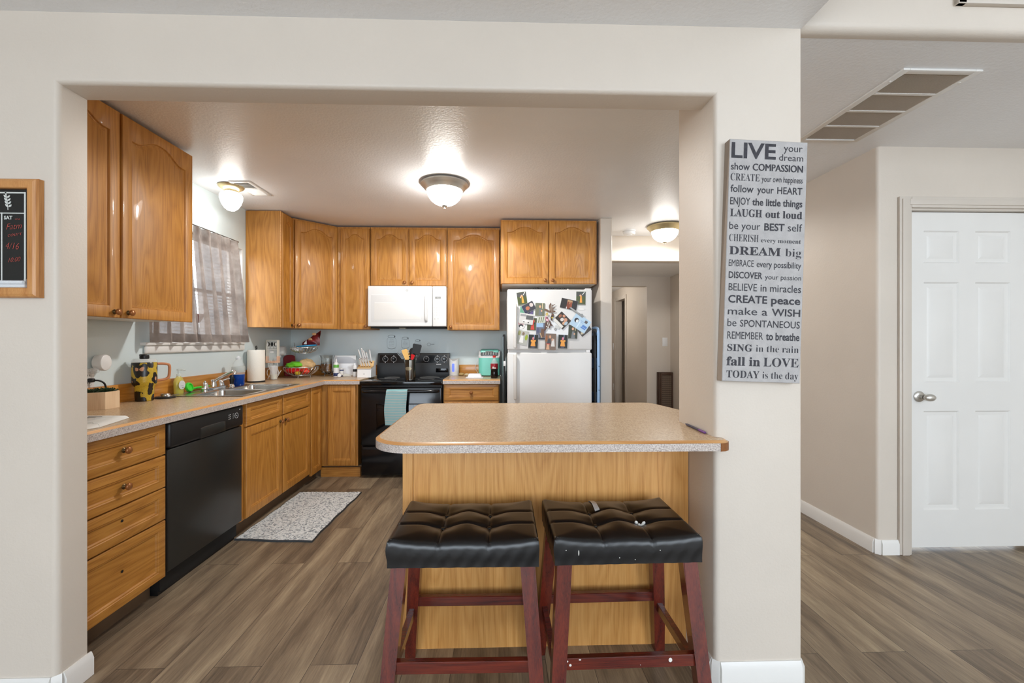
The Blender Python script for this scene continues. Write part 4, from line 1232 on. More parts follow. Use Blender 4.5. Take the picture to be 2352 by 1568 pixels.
for tx, x0, x1, z0, h, sl in (('Fatm', -1.688, -1.637, 1.630, .020, .10), ('court', -1.683, -1.636, 1.606, .012, .14), ('4/16', -1.69, -1.646, 1.565, .022, -.06), ('10:00', -1.681, -1.641, 1.518, .015, .12)):
    put_text(MB(), tx, (x0, 1.5176, z0), (1, 0, sl), (0, 0, 1), 0, x1 - x0, 0, h, shear=.3, weight=-.018).build('handwriting', RC, t, 0, normals=False)
for x in (-1.655, -1.646): MB().tube([(x - .004, 1.518, 1.667), (x, 1.518, 1.666), (x + .003, 1.518, 1.668)], .0009, 5).build('chalk_mark', RC, t, 50)
m = MB().box(-2.1, -1.609, 1.500, 1.502, 1.431, 1.452).box(-2.1, -1.609, 1.500, 1.519, 1.430, 1.432).box(-1.611, -1.609, 1.5, 1.519, 1.43, 1.46)
m.build('pen_tray', 'clearp', t, 0)
MP = plain('pearl_white_marker', (226, 226, 230), .35)
for i, (x0, x1, z) in enumerate(((-1.80, -1.622, 1.4495), (-1.79, -1.613, 1.4365))):
    o = single(MB().cyl((x0, 1.509, z), (x1, 1.509, z), .0056, n=14, bev=.0012), 'chalk_marker', [MP], ('upper' if i == 0 else 'lower') + ' white chalk marker lying in the calendar tray', 'marker', (x1, 1.509, z - .0056), 'chalk markers in the calendar tray')
# ------------------------------------------------------------ sink and faucet
t = thing('sink', 'double-bowl stainless steel sink set into the left worktop', 'sink', (-1.88, 3.17, .74))
def rr(x0, x1, y0, y1, r, z, n=6):
    return [Vector((p.x, p.y, z)) for p in rounded([(x0, y0, r), (x1, y0, r), (x1, y1, r), (x0, y1, r)], n)]
m = MB()
x0, x1, y0, y1 = -2.125, -1.635, 2.78, 3.565
bowls = [(-2.015, -1.672, 2.82, 3.155), (-2.015, -1.672, 3.19, 3.525)]
zt = CT + .0035
for a in ((x0, -2.015, y0, y1), (-1.672, x1, y0, y1), (-2.015, -1.672, y0, 2.82), (-2.015, -1.672, 3.155, 3.19), (-2.015, -1.672, 3.525, y1)):
    m.box(a[0], a[1], a[2], a[3], CT + .0004, zt)
m.tube([(x0, y0, zt - .001), (x1, y0, zt - .001), (x1, y1, zt - .001), (x0, y1, zt - .001)], .0032, 8, True)
m.build('rim', 'steel', t, 30)
for b in bowls:
    m = MB()
    m.rings([rr(*b, .002, zt), rr(b[0] + .002, b[1] - .002, b[2] + .002, b[3] - .002, .045, zt - .006), rr(b[0] + .008, b[1] - .008, b[2] + .008, b[3] - .008, .05, .79), rr(b[0] + .03, b[1] - .03, b[2] + .03, b[3] - .03, .05, .745)], False, True)
    bo = m.build('bowl', 'steel', t, 50, normals=True)
    MB().lathe([(.042, .7455), (.042, .748), (.03, .7475), (0, .747)], ((b[0] + b[1]) / 2, (b[2] + b[3]) / 2, 0), 24).build('drain', 'chrome', bo, 40)

t = thing('faucet', 'chrome two-handle faucet with long straight spout behind the sink', 'faucet', (-2.08, 3.18, zt))
m = MB().rings([[Vector((p.x, p.y, z)) for p in rounded([(-2.108 + i, 3.07 + i, .02), (-2.058 - i, 3.07 + i, .02), (-2.058 - i, 3.30 - i, .02), (-2.108 + i, 3.30 - i, .02)], 5)] for i, z in ((0, zt), (0, zt + .016), (.005, zt + .022))])
m.build('base_plate', 'chrome', t, 40)
m = MB().lathe([(.022, 0), (.021, .02), (.018, .03), (.018, .048), (.015, .052), (0, .054)], (-2.083, 3.185, zt + .018), 24)
m.tube([(-2.083, 3.185, zt + .05), (-2.05, 3.18, zt + .075), (-1.93, 3.155, 1.032), (-1.915, 3.152, 1.033), (-1.908, 3.15, 1.022), (-1.908, 3.15, 1.012)], .0095, 12, smooth=2)
m.build('spout', 'chrome', t, 50)
for y, s in ((3.098, -1), (3.272, 1)):
    m = MB().lathe([(.022, 0), (.02, .012), (.016, .03), (.012, .04), (0, .044)], (-2.083, y, zt + .018), 24)
    m.tube([(-2.083, y, zt + .052), (-2.07, y + s * .02, zt + .058), (-2.055, y + s * .042, zt + .066)], [.007, .006, .0055], 8).ball((-2.053, y + s * .045, zt + .067), .0075, 10)
    m.build('lever_handle', 'chrome', t, 50)
t = thing('sink_sprayer', 'black pull-out sprayer in a chrome collar beside the faucet', 'sprayer', (-2.075, 3.385, zt))
MB().lathe([(.024, 0), (.022, .008), (.017, .018), (.014, .02)], (-2.075, 3.385, zt), 20).build('collar', 'chrome', t, 50)
MB().lathe([(.012, .018), (.014, .04), (.0165, .06), (.016, .075), (.01, .088), (0, .09)], (-2.075, 3.385, zt), 20).box(-2.068, -2.05, 3.377, 3.393, zt + .05, zt + .062, .003).build('spray_head', 'blackm', t, 50)
t = thing('sink_stopper', 'black and steel sink stopper lying on the worktop beside the tumbler', 'stopper', (-2.075, 2.725, CT))
MB().lathe([(0, 0), (.052, .0), (.056, .004), (.05, .011), (.03, .014), (0, .014)], (-2.075, 2.725, CT + .0005), 30).build('rubber_flange', 'blackm', t, 40)
MB().lathe([(.036, .0135), (.034, .017), (.026, .018), (.025, .026), (.022, .029), (0, .029)], (-2.075, 2.725, CT), 26).build('steel_cup', 'steel', t, 40)

# ------------------------------------------------------------ things on the left worktop
t = thing('planter', 'hexagonal pale wood planter with a dark succulent at the near end of the worktop', 'plant', (-2.105, 2.315, CT))
hx = lambda r, z: [Vector((-2.105 + r * math.cos(R(-31 + 60 * k)), 2.315 + r * math.sin(R(-31 + 60 * k)), z)) for k in range(6)]
MB().rings([hx(.083, CT + .0005), hx(.083, CT + .09), hx(.076, CT + .09), hx(.076, CT + .07)]).build('pot', wood('pale_pine', (196, 164, 128), (218, 188, 152), (228, 202, 168), (9, 9, 1.0), .6, 6), t, 20)
MB().rings([hx(.077, CT + .06), hx(.077, CT + .075)]).build('soil', plain('dark_soil', (44, 36, 28), .95), t, 20)
SU = plain('succulent_green', (44, 62, 36), .5, vary=.35, vscale=30)
g = MB()
rnd = random.Random(4)
for cx, cy, n in ((-2.12, 2.285, 16), (-2.085, 2.345, 16), (-2.12, 2.355, 10)):
    for i in range(n):
        a = i * 2.4; tl = .25 + .9 * i / n; ln_ = .05 - .018 * i / n
        d = Vector((math.cos(a) * math.cos(tl), math.sin(a) * math.cos(tl), math.sin(tl)))
        p = Vector((cx, cy, CT + .075)); sd = d.cross(Vector((0, 0, 1))).normalized(); nu = sd.cross(d)
        w = .011
        st = [(0, .35), (.4, 1), (.75, .75), (1, .06)]
        g.rings([[p + d * (q * ln_) + sd * w * k + nu * .002, p + d * (q * ln_) + nu * .005, p + d * (q * ln_) - sd * w * k + nu * .002, p + d * (q * ln_) - nu * .003] for q, k in st])
g.build('succulent_leaves', SU, t, 50)

# mailer bag
t = MB()
pts = [(-1.698, 2.02), (-1.632, 1.80), (-1.66, 1.675), (-1.93, 1.68), (-1.93, 2.03)]
base = rounded([(x, y, .008) for x, y in pts], 4)
c0 = sum(base, Vector((0, 0))) / len(base)
t.rings([[Vector((*(c0 + (p - c0) * k), CT + z + .003 * math.sin(i * 2.1 + k * 9) * (k < .99))) for i, p in enumerate(base)] for k, z in ((1, .001), (1.0, .003), (.93, .011), (.7, .016), (.35, .018))])
o = single(t, 'mailer_bag', [plain('white_poly_mailer', (226, 226, 222), .25, vary=.04)], 'crumpled white plastic mailer bag on the worktop by the opening', 'bag', (-1.78, 1.85, CT))
m = MB()
for i in range(4): m.box(-1.86 + i * .014, -1.80 + i * .014, 1.9 + i * .016, 1.903 + i * .016, CT + .0185, CT + .0195)
m.build('printed_lines', 'blackdull', o, 0); o.children[0].location = (1.78, -1.85, -CT)

# outlet + plug-in
def plate(name, label, cat, c, n, w=.07, h=.115, toggle=True, group=None):
    n = Vector(n); q = n.to_track_quat('Z', 'Y').to_matrix().to_4x4()
    t = thing(name, label, cat, c, group)
    T = Matrix.Translation(c) @ q
    hor = abs(n.z) < .5
    u = Vector((0, 0, 1)).cross(n).normalized()
    F = Matrix(((u.x, 0, n.x, c[0]), (u.y, 0, n.y, c[1]), (u.z, 1, n.z, c[2]), (0, 0, 0, 1)))
    MB().box(-w / 2, w / 2, -h / 2, h / 2, 0, .006, .0025, mat=F).build('cover_plate', 'whitep', t, 30)
    if toggle: MB().box(-.0165, .0165, -.033, .033, .005, .009, .0015, mat=F).build('rocker', 'whitep', t, 30)
    else:
        for s in (-1, 1):
            k = MB().box(-.017, .017, s * .02 - .014, s * .02 + .014, .005, .008, .003, mat=F).build('socket', 'offwhite', t, 30)
            MB().box(-.008, -.0055, s * .02 - .004, s * .02 + .006, .0078, .0084, mat=F).box(.0055, .008, s * .02 - .004, s * .02 + .005, .0078, .0084, mat=F).build('slots', 'blackdull', k, 0)
    return t
plate('wall_outlet', 'white wall outlet with a black plug above the planter', 'outlet', (-2.199, 2.352, 1.045), (1, 0, 0), toggle=False)
t = thing('plug_in_freshener', 'oval white plug-in air freshener above the planter', 'air freshener', (-2.16, 2.385, 1.09))
el = lambda x, ry, rz: [Vector((x, 2.395 + ry * math.cos(a * PI / 16), 1.132 + rz * math.sin(a * PI / 16))) for a in range(32)]
MB().rings([el(-2.196, .02, .026), el(-2.185, .034, .042), el(-2.145, .036, .045), el(-2.138, .033, .042), el(-2.135, .027, .036)]).build('housing', 'whitep', t, 40)
MB().ball((-2.172, 2.365, 1.092), (.022, .022, .018), 16).build('oil_vial', 'clearp', t, 60)
t = thing('power_plug', 'black plug and cord running from the outlet down behind the planter', 'cord', (-2.19, 2.36, CT))
MB().box(-2.196, -2.168, 2.345, 2.368, 1.028, 1.05, .006, 2).tube([(-2.172, 2.357, 1.039), (-2.150, 2.372, 1.037), (-2.14, 2.395, 1.015), (-2.15, 2.405, .96), (-2.165, 2.412, CT + .006), (-2.17, 2.42, CT + .004)], .0045, 8, smooth=2).build('cord', 'blackm', t, 50)

# tumbler
m, n, l, b = newmat('leopard_glitter')
mp = coords(n, l, (1, 1, .85), False)
nz = noise(n, l, mp.outputs[0], 20, 2, .5)
sc = n.new('ShaderNodeVectorMath'); sc.operation = 'SCALE'; sc.inputs['Scale'].default_value = .06; l.new(nz.outputs['Color'], sc.inputs[0])
ad = n.new('ShaderNodeVectorMath'); ad.operation = 'ADD'; l.new(mp.outputs[0], ad.inputs[0]); l.new(sc.outputs[0], ad.inputs[1])
vo = n.new('ShaderNodeTexVoronoi'); vo.inputs['Scale'].default_value = 17; vo.inputs['Randomness'].default_value = .8; l.new(ad.outputs[0], vo.inputs['Vector'])
r1 = ramp(n, [(0, lin(208, 150, 116)), (.19, lin(208, 150, 116)), (.20, lin(28, 24, 20)), (.50, lin(28, 24, 20)), (.51, lin(190, 160, 48))])
r1.color_ramp.interpolation = 'CONSTANT'
l.new(vo.outputs['Distance'], r1.inputs[0])
gl = n.new('ShaderNodeTexVoronoi'); gl.inputs['Scale'].default_value = 700; l.new(mp.outputs[0], gl.inputs['Vector'])
gs = n.new('ShaderNodeSeparateColor'); l.new(gl.outputs['Color'], gs.inputs[0])
mg = n.new('ShaderNodeMix'); mg.data_type = 'RGBA'; mg.blend_type = 'MULTIPLY'; mg.inputs[0].default_value = .5
rg = ramp(n, [(0, (.5, .5, .5, 1)), (1, (1.5, 1.5, 1.3, 1))]); l.new(gs.outputs[0], rg.inputs[0])
l.new(r1.outputs[0], mg.inputs[6]); l.new(rg.outputs[0], mg.inputs[7]); l.new(mg.outputs[2], b.inputs['Base Color'])
b.inputs['Roughness'].default_value = .3
M['leopard'] = m
tx, ty = -2.105, 2.605
t = thing('tumbler', 'gold leopard-print tumbler with tan handle and black straw cap', 'tumbler', (tx, ty, CT))
MB().lathe([(.040, 0), (.044, .004), (.046, .075), (.050, .088), (.058, .10), (.060, .115), (.0605, .222), (.058, .228)], (tx, ty, CT + .0005), 40).build('cup', 'leopard', t, 40)
MB().lathe([(.058, .2275), (.061, .23), (.061, .236), (.054, .246), (.05, .25), (.02, .25), (0, .25)], (tx, ty, CT), 36).build('clear_lid', 'clearp', t, 40)
MB().lathe([(.02, .249), (.023, .252), (.023, .268), (.018, .273), (0, .272)], (tx, ty, CT), 24, sx=1.0, sy=1.0).box(tx - .026, tx + .01, ty - .008, ty + .008, CT + .268, CT + .276, .003).build('straw_cap', 'blackm', t, 40)
hd_ = Vector((.62, .78, 0))
hp = lambda r, z: Vector((tx, ty, CT + z)) + hd_ * r
MB().tube([hp(.057, .218), hp(.09, .218), hp(.118, .212), hp(.122, .195), hp(.120, .15), hp(.116, .13), hp(.09, .118), hp(.055, .118)], .0095, 10, smooth=2, flat=(1, .8)).build('handle', plain('tan_handle', (196, 132, 92), .5), t, 50)

# hand soap, brush, dish soap
def bottle_soap():
    x, y = -2.14, 2.925
    t = thing('soap_dispenser', 'clear pump bottle of yellow hand soap with round label behind the sink', 'bottle', (x, y, CT))
    E_ = lambda a, b_, z: [Vector((x + .024 * a * math.sin(k * PI / 14), y + .036 * b_ * math.cos(k * PI / 14), CT + z)) for k in range(28)]
    MB().rings([E_(.85, .85, .0005), E_(1, .95, .008), E_(1, 1.02, .06), E_(1, 1, .09), E_(.75, .7, .108), E_(.5, .38, .116), E_(.5, .36, .122)]).build('bottle', plain('clear_yellow_bottle', (232, 222, 120), .1, alpha=.5), t, 50)
    MB().rings([E_(.78, .78, .003), E_(.92, .9, .01), E_(.92, .95, .06), E_(.9, .9, .078)]).build('yellow_soap', plain('yellow_soap_liquid', (214, 206, 40), .25), t, 50)
    lb = MB().cyl((x + .0235, y - .004, CT + .062), (x + .0255, y - .004, CT + .062), .029, n=28); lb.build('label', 'whitep', t, 30)
    k = MB()
    for i in range(6): k.box(x + .0256, x + .0259, y - .006 + i * .003, y - .0045 + i * .003, CT + .04, CT + .048)
    k.box(x + .0256, x + .0259, y - .016, y + .008, CT + .056, CT + .058).build('label_print', 'grey', t, 0)
    MB().lathe([(.013, .12), (.013, .134), (.005, .136), (.005, .158), (.011, .16), (.011, .167), (0, .168)], (x, y, CT), 18).tube([(x, y, CT + .163), (x + .02, y + .01, CT + .164), (x + .034, y + .016, CT + .158)], .0045, 8).build('pump', plain('frosted_pump', (228, 236, 234), .3, alpha=.75), t, 50)
bottle_soap()
t = thing('dish_brush', 'lime green dish brush lying behind the faucet', 'brush', (-2.145, 3.05, CT))
LG = plain('bright_lime_plastic', (70, 214, 60), .4)
MB().lathe([(.032, 0), (.034, .006), (.03, .016), (.022, .018), (.02, .01), (0, .008)], (-2.135, 3.005, CT + .036), 24, Matrix.Rotation(R(75), 4, 'Y')).build('brush_head', LG, t, 40)
MB().tube([(-2.14, 3.02, CT + .02), (-2.145, 3.08, CT + .024), (-2.15, 3.2, CT + .022), (-2.15, 3.27, CT + .018)], .008, 10, smooth=2).build('brush_handle', LG, t, 50)

def lathe_thing(nm, label, cat, x, y, parts, z=None, n=28, group=None):
    z = CT + .0005 if z is None else z
    t = thing(nm, label, cat, (x, y, z), group)
    for pn, prof, mt in parts: MB().lathe(prof, (x, y, z), n).build(pn, mt, t, 40)
    return t
BLU = plain('blue_dish_soap', (12, 62, 148), .12)
lathe_thing('dish_soap_bottle', 'clear bottle half full of blue dish soap between the sprayer and paper towels', 'bottle', -2.065, 3.455, [
    ('bottle', [(.0445, .088), (.045, .1), (.046, .13), (.04, .17), (.022, .2), (.018, .206)], plain('clear_plastic_bottle', (236, 242, 244), .08, alpha=.2)),
    ('blue_soap', [(.036, .0), (.042, .01), (.043, .07), (.0445, .088), (0, .0882)], BLU),
    ('cap', [(.019, .205), (.019, .222), (.01, .228), (.008, .234), (0, .235)], plain('clear_cap', (226, 230, 232), .2, alpha=.8)),
    ('label', [(.0462, .105), (.0465, .106), (.0465, .15), (.0455, .151)], plain('pale_clear_label', (214, 220, 216), .4, alpha=.6))], z=zt)
t = lathe_thing('paper_towel_holder', 'white paper towel roll on a black stand beside the wall cabinet', 'paper towels', -2.108, 3.78, [
    ('base', [(.068, 0), (.07, .003), (.069, .009), (0, .011)], M['blackm']),
    ('paper_roll', [(.02, .013), (.066, .012), (.0675, .014), (.0675, .276), (.066, .278), (.02, .277)], plain('embossed_white_paper', (238, 235, 226), .85, nscale=140, nstr=.6, vary=.02))], n=44)
MB().tube([(-2.108, 3.78, CT + .01), (-2.108, 3.78, CT + .285), (-2.11, 3.772, CT + .308), (-2.108, 3.78, CT + .315), (-2.108, 3.792, CT + .305), (-2.108, 3.792, CT + .285)], .004, 8, smooth=2).build('rod', 'blackm', t, 50)

# acrylic holder on a white wire stand with a glass below
t = thing('acrylic_stand', 'clear acrylic display with three dark discs on a white wire stand', 'stand', (-2.095, 4.05, CT))
ax0, ax1, ay = -2.146, -2.045, 4.03
m = MB()
for a in ((ax0, ax0 + .004, 1.06, 1.262), (ax1 - .004, ax1, 1.06, 1.262), (ax0, ax1, 1.258, 1.262), (ax0, ax1, 1.062, 1.066)):
    m.box(a[0], a[1], ay - .02, ay + .02, a[2], a[3])
m.build('acrylic_frame', plain('acrylic_edges', (222, 218, 206), .2), t, 0)
MB().box(ax0 + .004, ax1 - .004, ay - .016, ay - .0145, 1.066, 1.258).box(ax0 + .004, ax1 - .004, ay + .0145, ay + .016, 1.066, 1.258).build('acrylic_panels', plain('clear_acrylic', (236, 240, 238), .05, alpha=.16), t, 0)
m = MB()
for i in range(3): m.rings([[Vector((-2.125 + i * .0305 + .0105 * math.cos(k * PI / 12), y, 1.222 + .019 * math.sin(k * PI / 12))) for k in range(24)] for y in (ay - .019, ay - .0165)])
m.build('dark_discs', 'blackdull', t, 30)
m = MB()
for i, dx in ((0, -.007), (2, .006)): m.rings([[Vector((-2.125 + i * .0305 + dx + .007 * math.cos(k * PI / 12), y, 1.222 + .016 * math.sin(k * PI / 12))) for k in range(24)] for y in (ay - .020, ay - .0188)])
for i in range(3): m.box(-2.134 + i * .0305, -2.117 + i * .0305, ay - .019, ay - .017, 1.186, 1.192)
m.box(-2.138, -2.052, ay - .019, ay - .017, 1.168, 1.173).box(-2.11, -2.08, ay - .019, ay - .017, 1.142, 1.156)
m.build('white_print', 'offwhite', t, 30)
m = MB().box(-2.15, -2.04, ay - .024, ay + .024, 1.05, 1.062, .002).box(-2.15, -2.14, ay - .024, ay + .024, 1.06, 1.11, .002).box(-2.05, -2.04, ay - .024, ay + .024, 1.06, 1.11, .002)
for i in range(7): m.box(-2.134 + i * .0135, -2.129 + i * .0135, ay - .025, ay - .02, 1.06, 1.072)
m.build('peach_tray', plain('peach_tray_plastic', (226, 184, 156), .4), t, 30)
m = MB().tube([(-2.105, 4.05, CT + .004), (-2.105, 4.05, 1.052)], .0035, 8)
m.tube([(-2.105, 4.05, CT + .03), (-2.135, 4.04, CT + .02), (-2.15, 4.03, CT + .05), (-2.145, 4.03, CT + .09), (-2.125, 4.03, CT + .1), (-2.115, 4.03, CT + .07), (-2.125, 4.02, CT + .02), (-2.14, 4.02, CT + .004)], .003, 8, smooth=2)
m.tube([(-2.105, 4.05, CT + .015), (-2.08, 4.03, CT + .02), (-2.06, 4.03, CT + .012), (-2.04, 4.03, CT + .05), (-2.02, 4.03, CT + .085)], .003, 8, smooth=2)
m.tube([(-2.105, 4.05, 1.05), (-2.14, 4.03, 1.03), (-2.12, 4.03, .98), (-2.105, 4.05, .96)], .003, 8, smooth=2)
m.build('wire_stand', 'offwhite', t, 50)
lathe_thing('drinking_glass', 'faceted drinking glass with pale liquid below the acrylic display', 'glass', -2.065, 3.99, [
    ('glass', [(.024, .0), (.029, .004), (.034, .13), (.0325, .13), (.028, .008)], M['clearp']),
    ('pale_liquid', [(.026, .009), (.029, .05), (0, .0502)], plain('cream_liquid', (214, 206, 170), .3))])

plate('wall_outlet', 'white wall outlet with plug-in freshener beside the acrylic display', 'outlet', (-2.199, 4.33, 1.12), (1, 0, 0), toggle=False)
t = thing('plug_in_freshener', 'white plug-in air freshener beside the acrylic display', 'air freshener', (-2.15, 4.3, 1.09))
el = lambda x, ry, rz: [Vector((x, 4.31 + ry * math.cos(a * PI / 16), 1.155 + rz * math.sin(a * PI / 16))) for a in range(32)]
MB().rings([el(-2.19, .02, .026), el(-2.18, .036, .044), el(-2.13, .038, .046), el(-2.122, .036, .044), el(-2.119, .03, .038)]).build('housing', 'whitep', t, 40)
MB().ball((-2.165, 4.275, 1.098), (.026, .024, .024), 16).build('oil_vial', 'clearp', t, 60)
t = thing('phone_charger', 'white cube charger with a curling white cable beside the acrylic display', 'cord', (-2.17, 4.26, CT))
MB().ball((-2.168, 4.225, 1.075), (.022, .02, .02), 14).tube([(-2.16, 4.225, 1.06), (-2.14, 4.21, 1.02), (-2.14, 4.2, .98), (-2.12, 4.19, .95), (-2.125, 4.18, .925), (-2.15, 4.18, .93)], .0035, 8, smooth=2).build('cable', 'whitep', t, 50)

bd = Matrix.Translation((-2.135, 4.45, CT + .001)) @ Matrix.Rotation(R(48), 4, 'Z') @ Matrix.Rotation(R(-8), 4, 'X')
o = MB(); pts = rounded([(-.062, 0, .02), (.062, 0, .02), (.062, .215, .045), (-.062, .215, .045)], 7)
o.prism([(p.x, p.y) for p in pts], -.005, .005, 'y', bd)
single(o, 'cutting_board', ['dkred'], 'dark red plastic cutting board leaning in the corner behind the wire basket', 'cutting board', (-2.135, 4.45, CT))

# two-tier wire basket and its contents
WIRE = plain('chrome_wire', (206, 204, 200), .2, .9)
bx_, by_ = -1.944, 4.265
t = thing('wire_basket', 'two-tier chrome wire fruit basket filled with snacks in the corner', 'basket', (bx_, by_, CT))
def wirebowl(nm, cx, cy, z0, z1, R0, R1, nw):
    m = MB()
    ring = lambda r, z, w: m.tube([(cx + r * math.cos(a * PI / 24), cy + r * math.sin(a * PI / 24), z) for a in range(48)], w, 6, True)
    ring(R1, z1, .0032); ring(R0, z0, .003); ring(R0 * .55, z0, .002)
    for k in range(nw):
        a = 2 * PI * k / nw
        P_ = lambda r, z, b=0: (cx + r * math.cos(a + b), cy + r * math.sin(a + b), z)
        m.tube([P_(R0 * .5, z0), P_(R0, z0 + .001), P_(R0 + (R1 - R0) * .62, z0 + (z1 - z0) * .3, .12), P_(R1 * 1.0, z0 + (z1 - z0) * .7, .22), P_(R1, z1, .26)], .0025, 5, smooth=1)
    m.build(nm, WIRE, t, 60)
wirebowl('lower_bowl', bx_, by_, CT + .022, CT + .102, .085, .155, 26)
wirebowl('upper_bowl', bx_ + .028, by_, 1.135, 1.19, .06, .12, 22)
m = MB().tube([(bx_ - .09, by_ + .125, CT + .102), (bx_ - .10, by_ + .10, 1.03), (bx_ - .092, by_ + .06, 1.19), (bx_ - .092, by_ + .05, 1.235)], .003, 8, smooth=2)
m.build('post', WIRE, t, 50)
for a in (.6, 2.7, 4.8): MB().tube([(bx_ + .08 * math.cos(a), by_ + .08 * math.sin(a), CT + .022), (bx_ + .085 * math.cos(a), by_ + .085 * math.sin(a), CT + .0005)], .0035, 8).build('foot', WIRE, t, 50)
def lump(nm, label, cat, c, r, mats, seed=0, amp=.12, mat4=None, parts=None):
    t_ = bmesh.new(); bmesh.ops.create_icosphere(t_, subdivisions=4, radius=1)
    from mathutils import noise as mn
    for v in t_.verts:
        d = mn.noise(v.co * 2.2 + Vector((seed * 3.1, 0, 0))) * amp + mn.noise(v.co * 6 + Vector((0, seed * 1.7, 0))) * amp * .5
        v.co = v.co * (1 + d)
    bmesh.ops.scale(t_, vec=r, verts=t_.verts)
    if mat4: bmesh.ops.transform(t_, matrix=mat4, verts=t_.verts)
    bmesh.ops.translate(t_, vec=c, verts=t_.verts)
    return single(MB().merge(t_), nm, mats, label, cat, (c[0], c[1], c[2] - r[2]), smooth=70)
bz = CT + .03
lump('bread_bag', 'clear bag of tan bread rolls in the lower wire basket', 'bread', (bx_ + .035, by_ + .025, bz + .088), (.082, .072, .06), [plain('tan_bread', (212, 178, 128), .7, vary=.15, vscale=40)], 1, .22)
lump('chip_bag', 'lime green snack bag in the lower wire basket', 'snack bag', (bx_ - .045, by_ - .02, bz + .092), (.085, .06, .032), ['greenlime'], 2, .25)
lump('snack_bag', 'red snack package in the lower wire basket', 'snack bag', (bx_ - .045, by_ - .06, bz + .040), (.078, .05, .028), ['red'], 3, .2)
lump('bread_loaf', 'peach wrapped loaf at the left of the lower wire basket', 'bread', (bx_ - .085, by_ + .05, bz + .035), (.045, .06, .034), [plain('peach_bread', (226, 178, 140), .6)], 4, .15)
lump('candy_pack', 'red and yellow candy packet at the right of the lower wire basket', 'candy', (bx_ + .07, by_ - .07, bz + .036), (.042, .034, .03), [plain('red_yellow_wrap', (214, 60, 40), .35, vary=.5, vscale=25)], 5, .2)
lump('lemon', 'yellow lemon at the bottom of the lower wire basket', 'lemon', (bx_ + .005, by_ - .085, bz + .018), (.028, .022, .02), [plain('lemon_yellow', (206, 178, 50), .5)], 6, .06)
lump('plastic_bag', 'crumpled white plastic bag in the upper wire basket', 'bag', (bx_ - .025, by_ - .02, 1.171), (.06, .055, .026), [plain('white_poly_bag', (220, 222, 224), .3)], 7, .3)
ld = Matrix.Translation((bx_ + .055, by_ - .005, 1.203)) @ Matrix.Rotation(R(-5), 4, 'Y')
o = MB().lathe([(0, -.006), (.085, -.006), (.092, -.003), (.092, .004), (.086, .007), (.05, .008), (0, .006)], (0, 0, 0), 36, ld)
single(o, 'bowl_lid', [plain('bright_blue_plastic', (40, 148, 204), .35)], 'bright blue round lid lying across the upper wire basket', 'lid', (bx_ + .055, by_, 1.2))
o = MB(); cm = Matrix.Translation((bx_ + .085, by_ + .02, 1.209)) @ Matrix.Rotation(R(-12), 4, 'X')
def chipf(s):
    def f(u, v):
        x = -.085 + .17 * u; top = .03 + .125 * (u ** 1.1)
        z = top * v
        y = s * .022 * math.sin(PI * min(1, max(0, v))) * math.sin(PI * u) ** .6 + .004 * math.sin(13 * u + 9 * v)
        return cm @ Vector((x, y, z))
    return f
o.m(0).grid(chipf(1), 20, 14).grid(chipf(-1), 20, 14)
bmesh.ops.remove_doubles(o.bm, verts=o.bm.verts, dist=1e-5)
CH = plain('maroon_black_foil', (112, 30, 30), .3, vary=.75, vscale=14)
o = single(o, 'chip_bag', [CH], 'dark red foil snack bag propped up on the blue lid', 'snack bag', (bx_ + .095, by_, 1.222), smooth=60)
m = MB()
m.prism([(p[0], p[1]) for p in ((-.06, .006), (-.03, .006), (-.035, .05))], -.0265, -.024, 'y', cm); m.build('white_logo_patch', 'offwhite', None, 0).parent = o
o.children[0].location = -Vector((bx_ + .095, by_, 1.222))
TP = plain('tan_print', (220, 170, 120), .5)
for q, r in (((.0, -.0215, .05), (.02, .004, .022)), ((.03, -.019, .11), (.022, .004, .014))):
    k = MB().ball(cm @ Vector(q), r, 12).build('pale_print', TP, None, 60); k.parent = o; k.location = -Vector((bx_ + .095, by_, 1.222))

# vase, white sheets, bottles
V_ = plain('cut_crystal', (244, 246, 246), .03, trans=1, ior=1.4)
t = thing('cut_glass_pitcher', 'clear cut-glass vase between the wire basket and the white board', 'vase', (-1.745, 4.41, CT))
m = MB(); rs = []
for k, (r, z) in enumerate([(.03, .0005), (.034, .012), (.03, .02), (.055, .04), (.065, .075), (.066, .1), (.058, .14), (.06, .18), (.072, .212), (.069, .212), (.057, .18), (.054, .14), (.06, .1), (.055, .05), (.02, .03)]):
    rs.append([Vector((-1.745 + r * (1 + (.05 if (i + k) % 2 else 0)) * math.cos(i * PI / 18), 4.41 + r * (1 + (.05 if (i + k) % 2 else 0)) * math.sin(i * PI / 18), CT + z)) for i in range(36)])
m.rings(rs).build('vase', V_, t, 12)
single(MB().box(-1.735, -1.50, 4.535, 4.545, CT + .001, CT + .205, .004).box(-1.735, -1.725, 4.53, 4.545, CT + .001, CT + .205), 'white_board', ['whitep'], 'white plastic board standing against the back wall behind the small bottles', 'board', (-1.62, 4.54, CT))
def curl(u, v):
    x = -1.70 + .235 * u; z = CT + .002 + (.19 - .07 * max(0, u - .55) ** 1.4 * 2.2) * v
    y = 4.525 - .03 * (max(0, u - .6) / .4) ** 2 * v ** 2 - .01 * v
    return Vector((x, y, z))
o = MB().grid(curl, 24, 14)
bmesh.ops.solidify(o.bm, geom=o.bm.faces[:], thickness=.0012)
single(o, 'paper_sheet', [plain('white_paper', (236, 238, 242), .7)], 'white paper sheet with a curled right corner against the back wall', 'paper', (-1.6, 4.5, CT), smooth=60)
single(MB().box(-1.66, -1.475, 4.46, 4.49, CT + .001, CT + .125, .004), 'white_box', [plain('white_card', (240, 242, 246), .6)], 'low white box standing in front of the curled paper sheet', 'box', (-1.57, 4.475, CT))
NAVY = plain('navy_label', (34, 48, 92), .4)
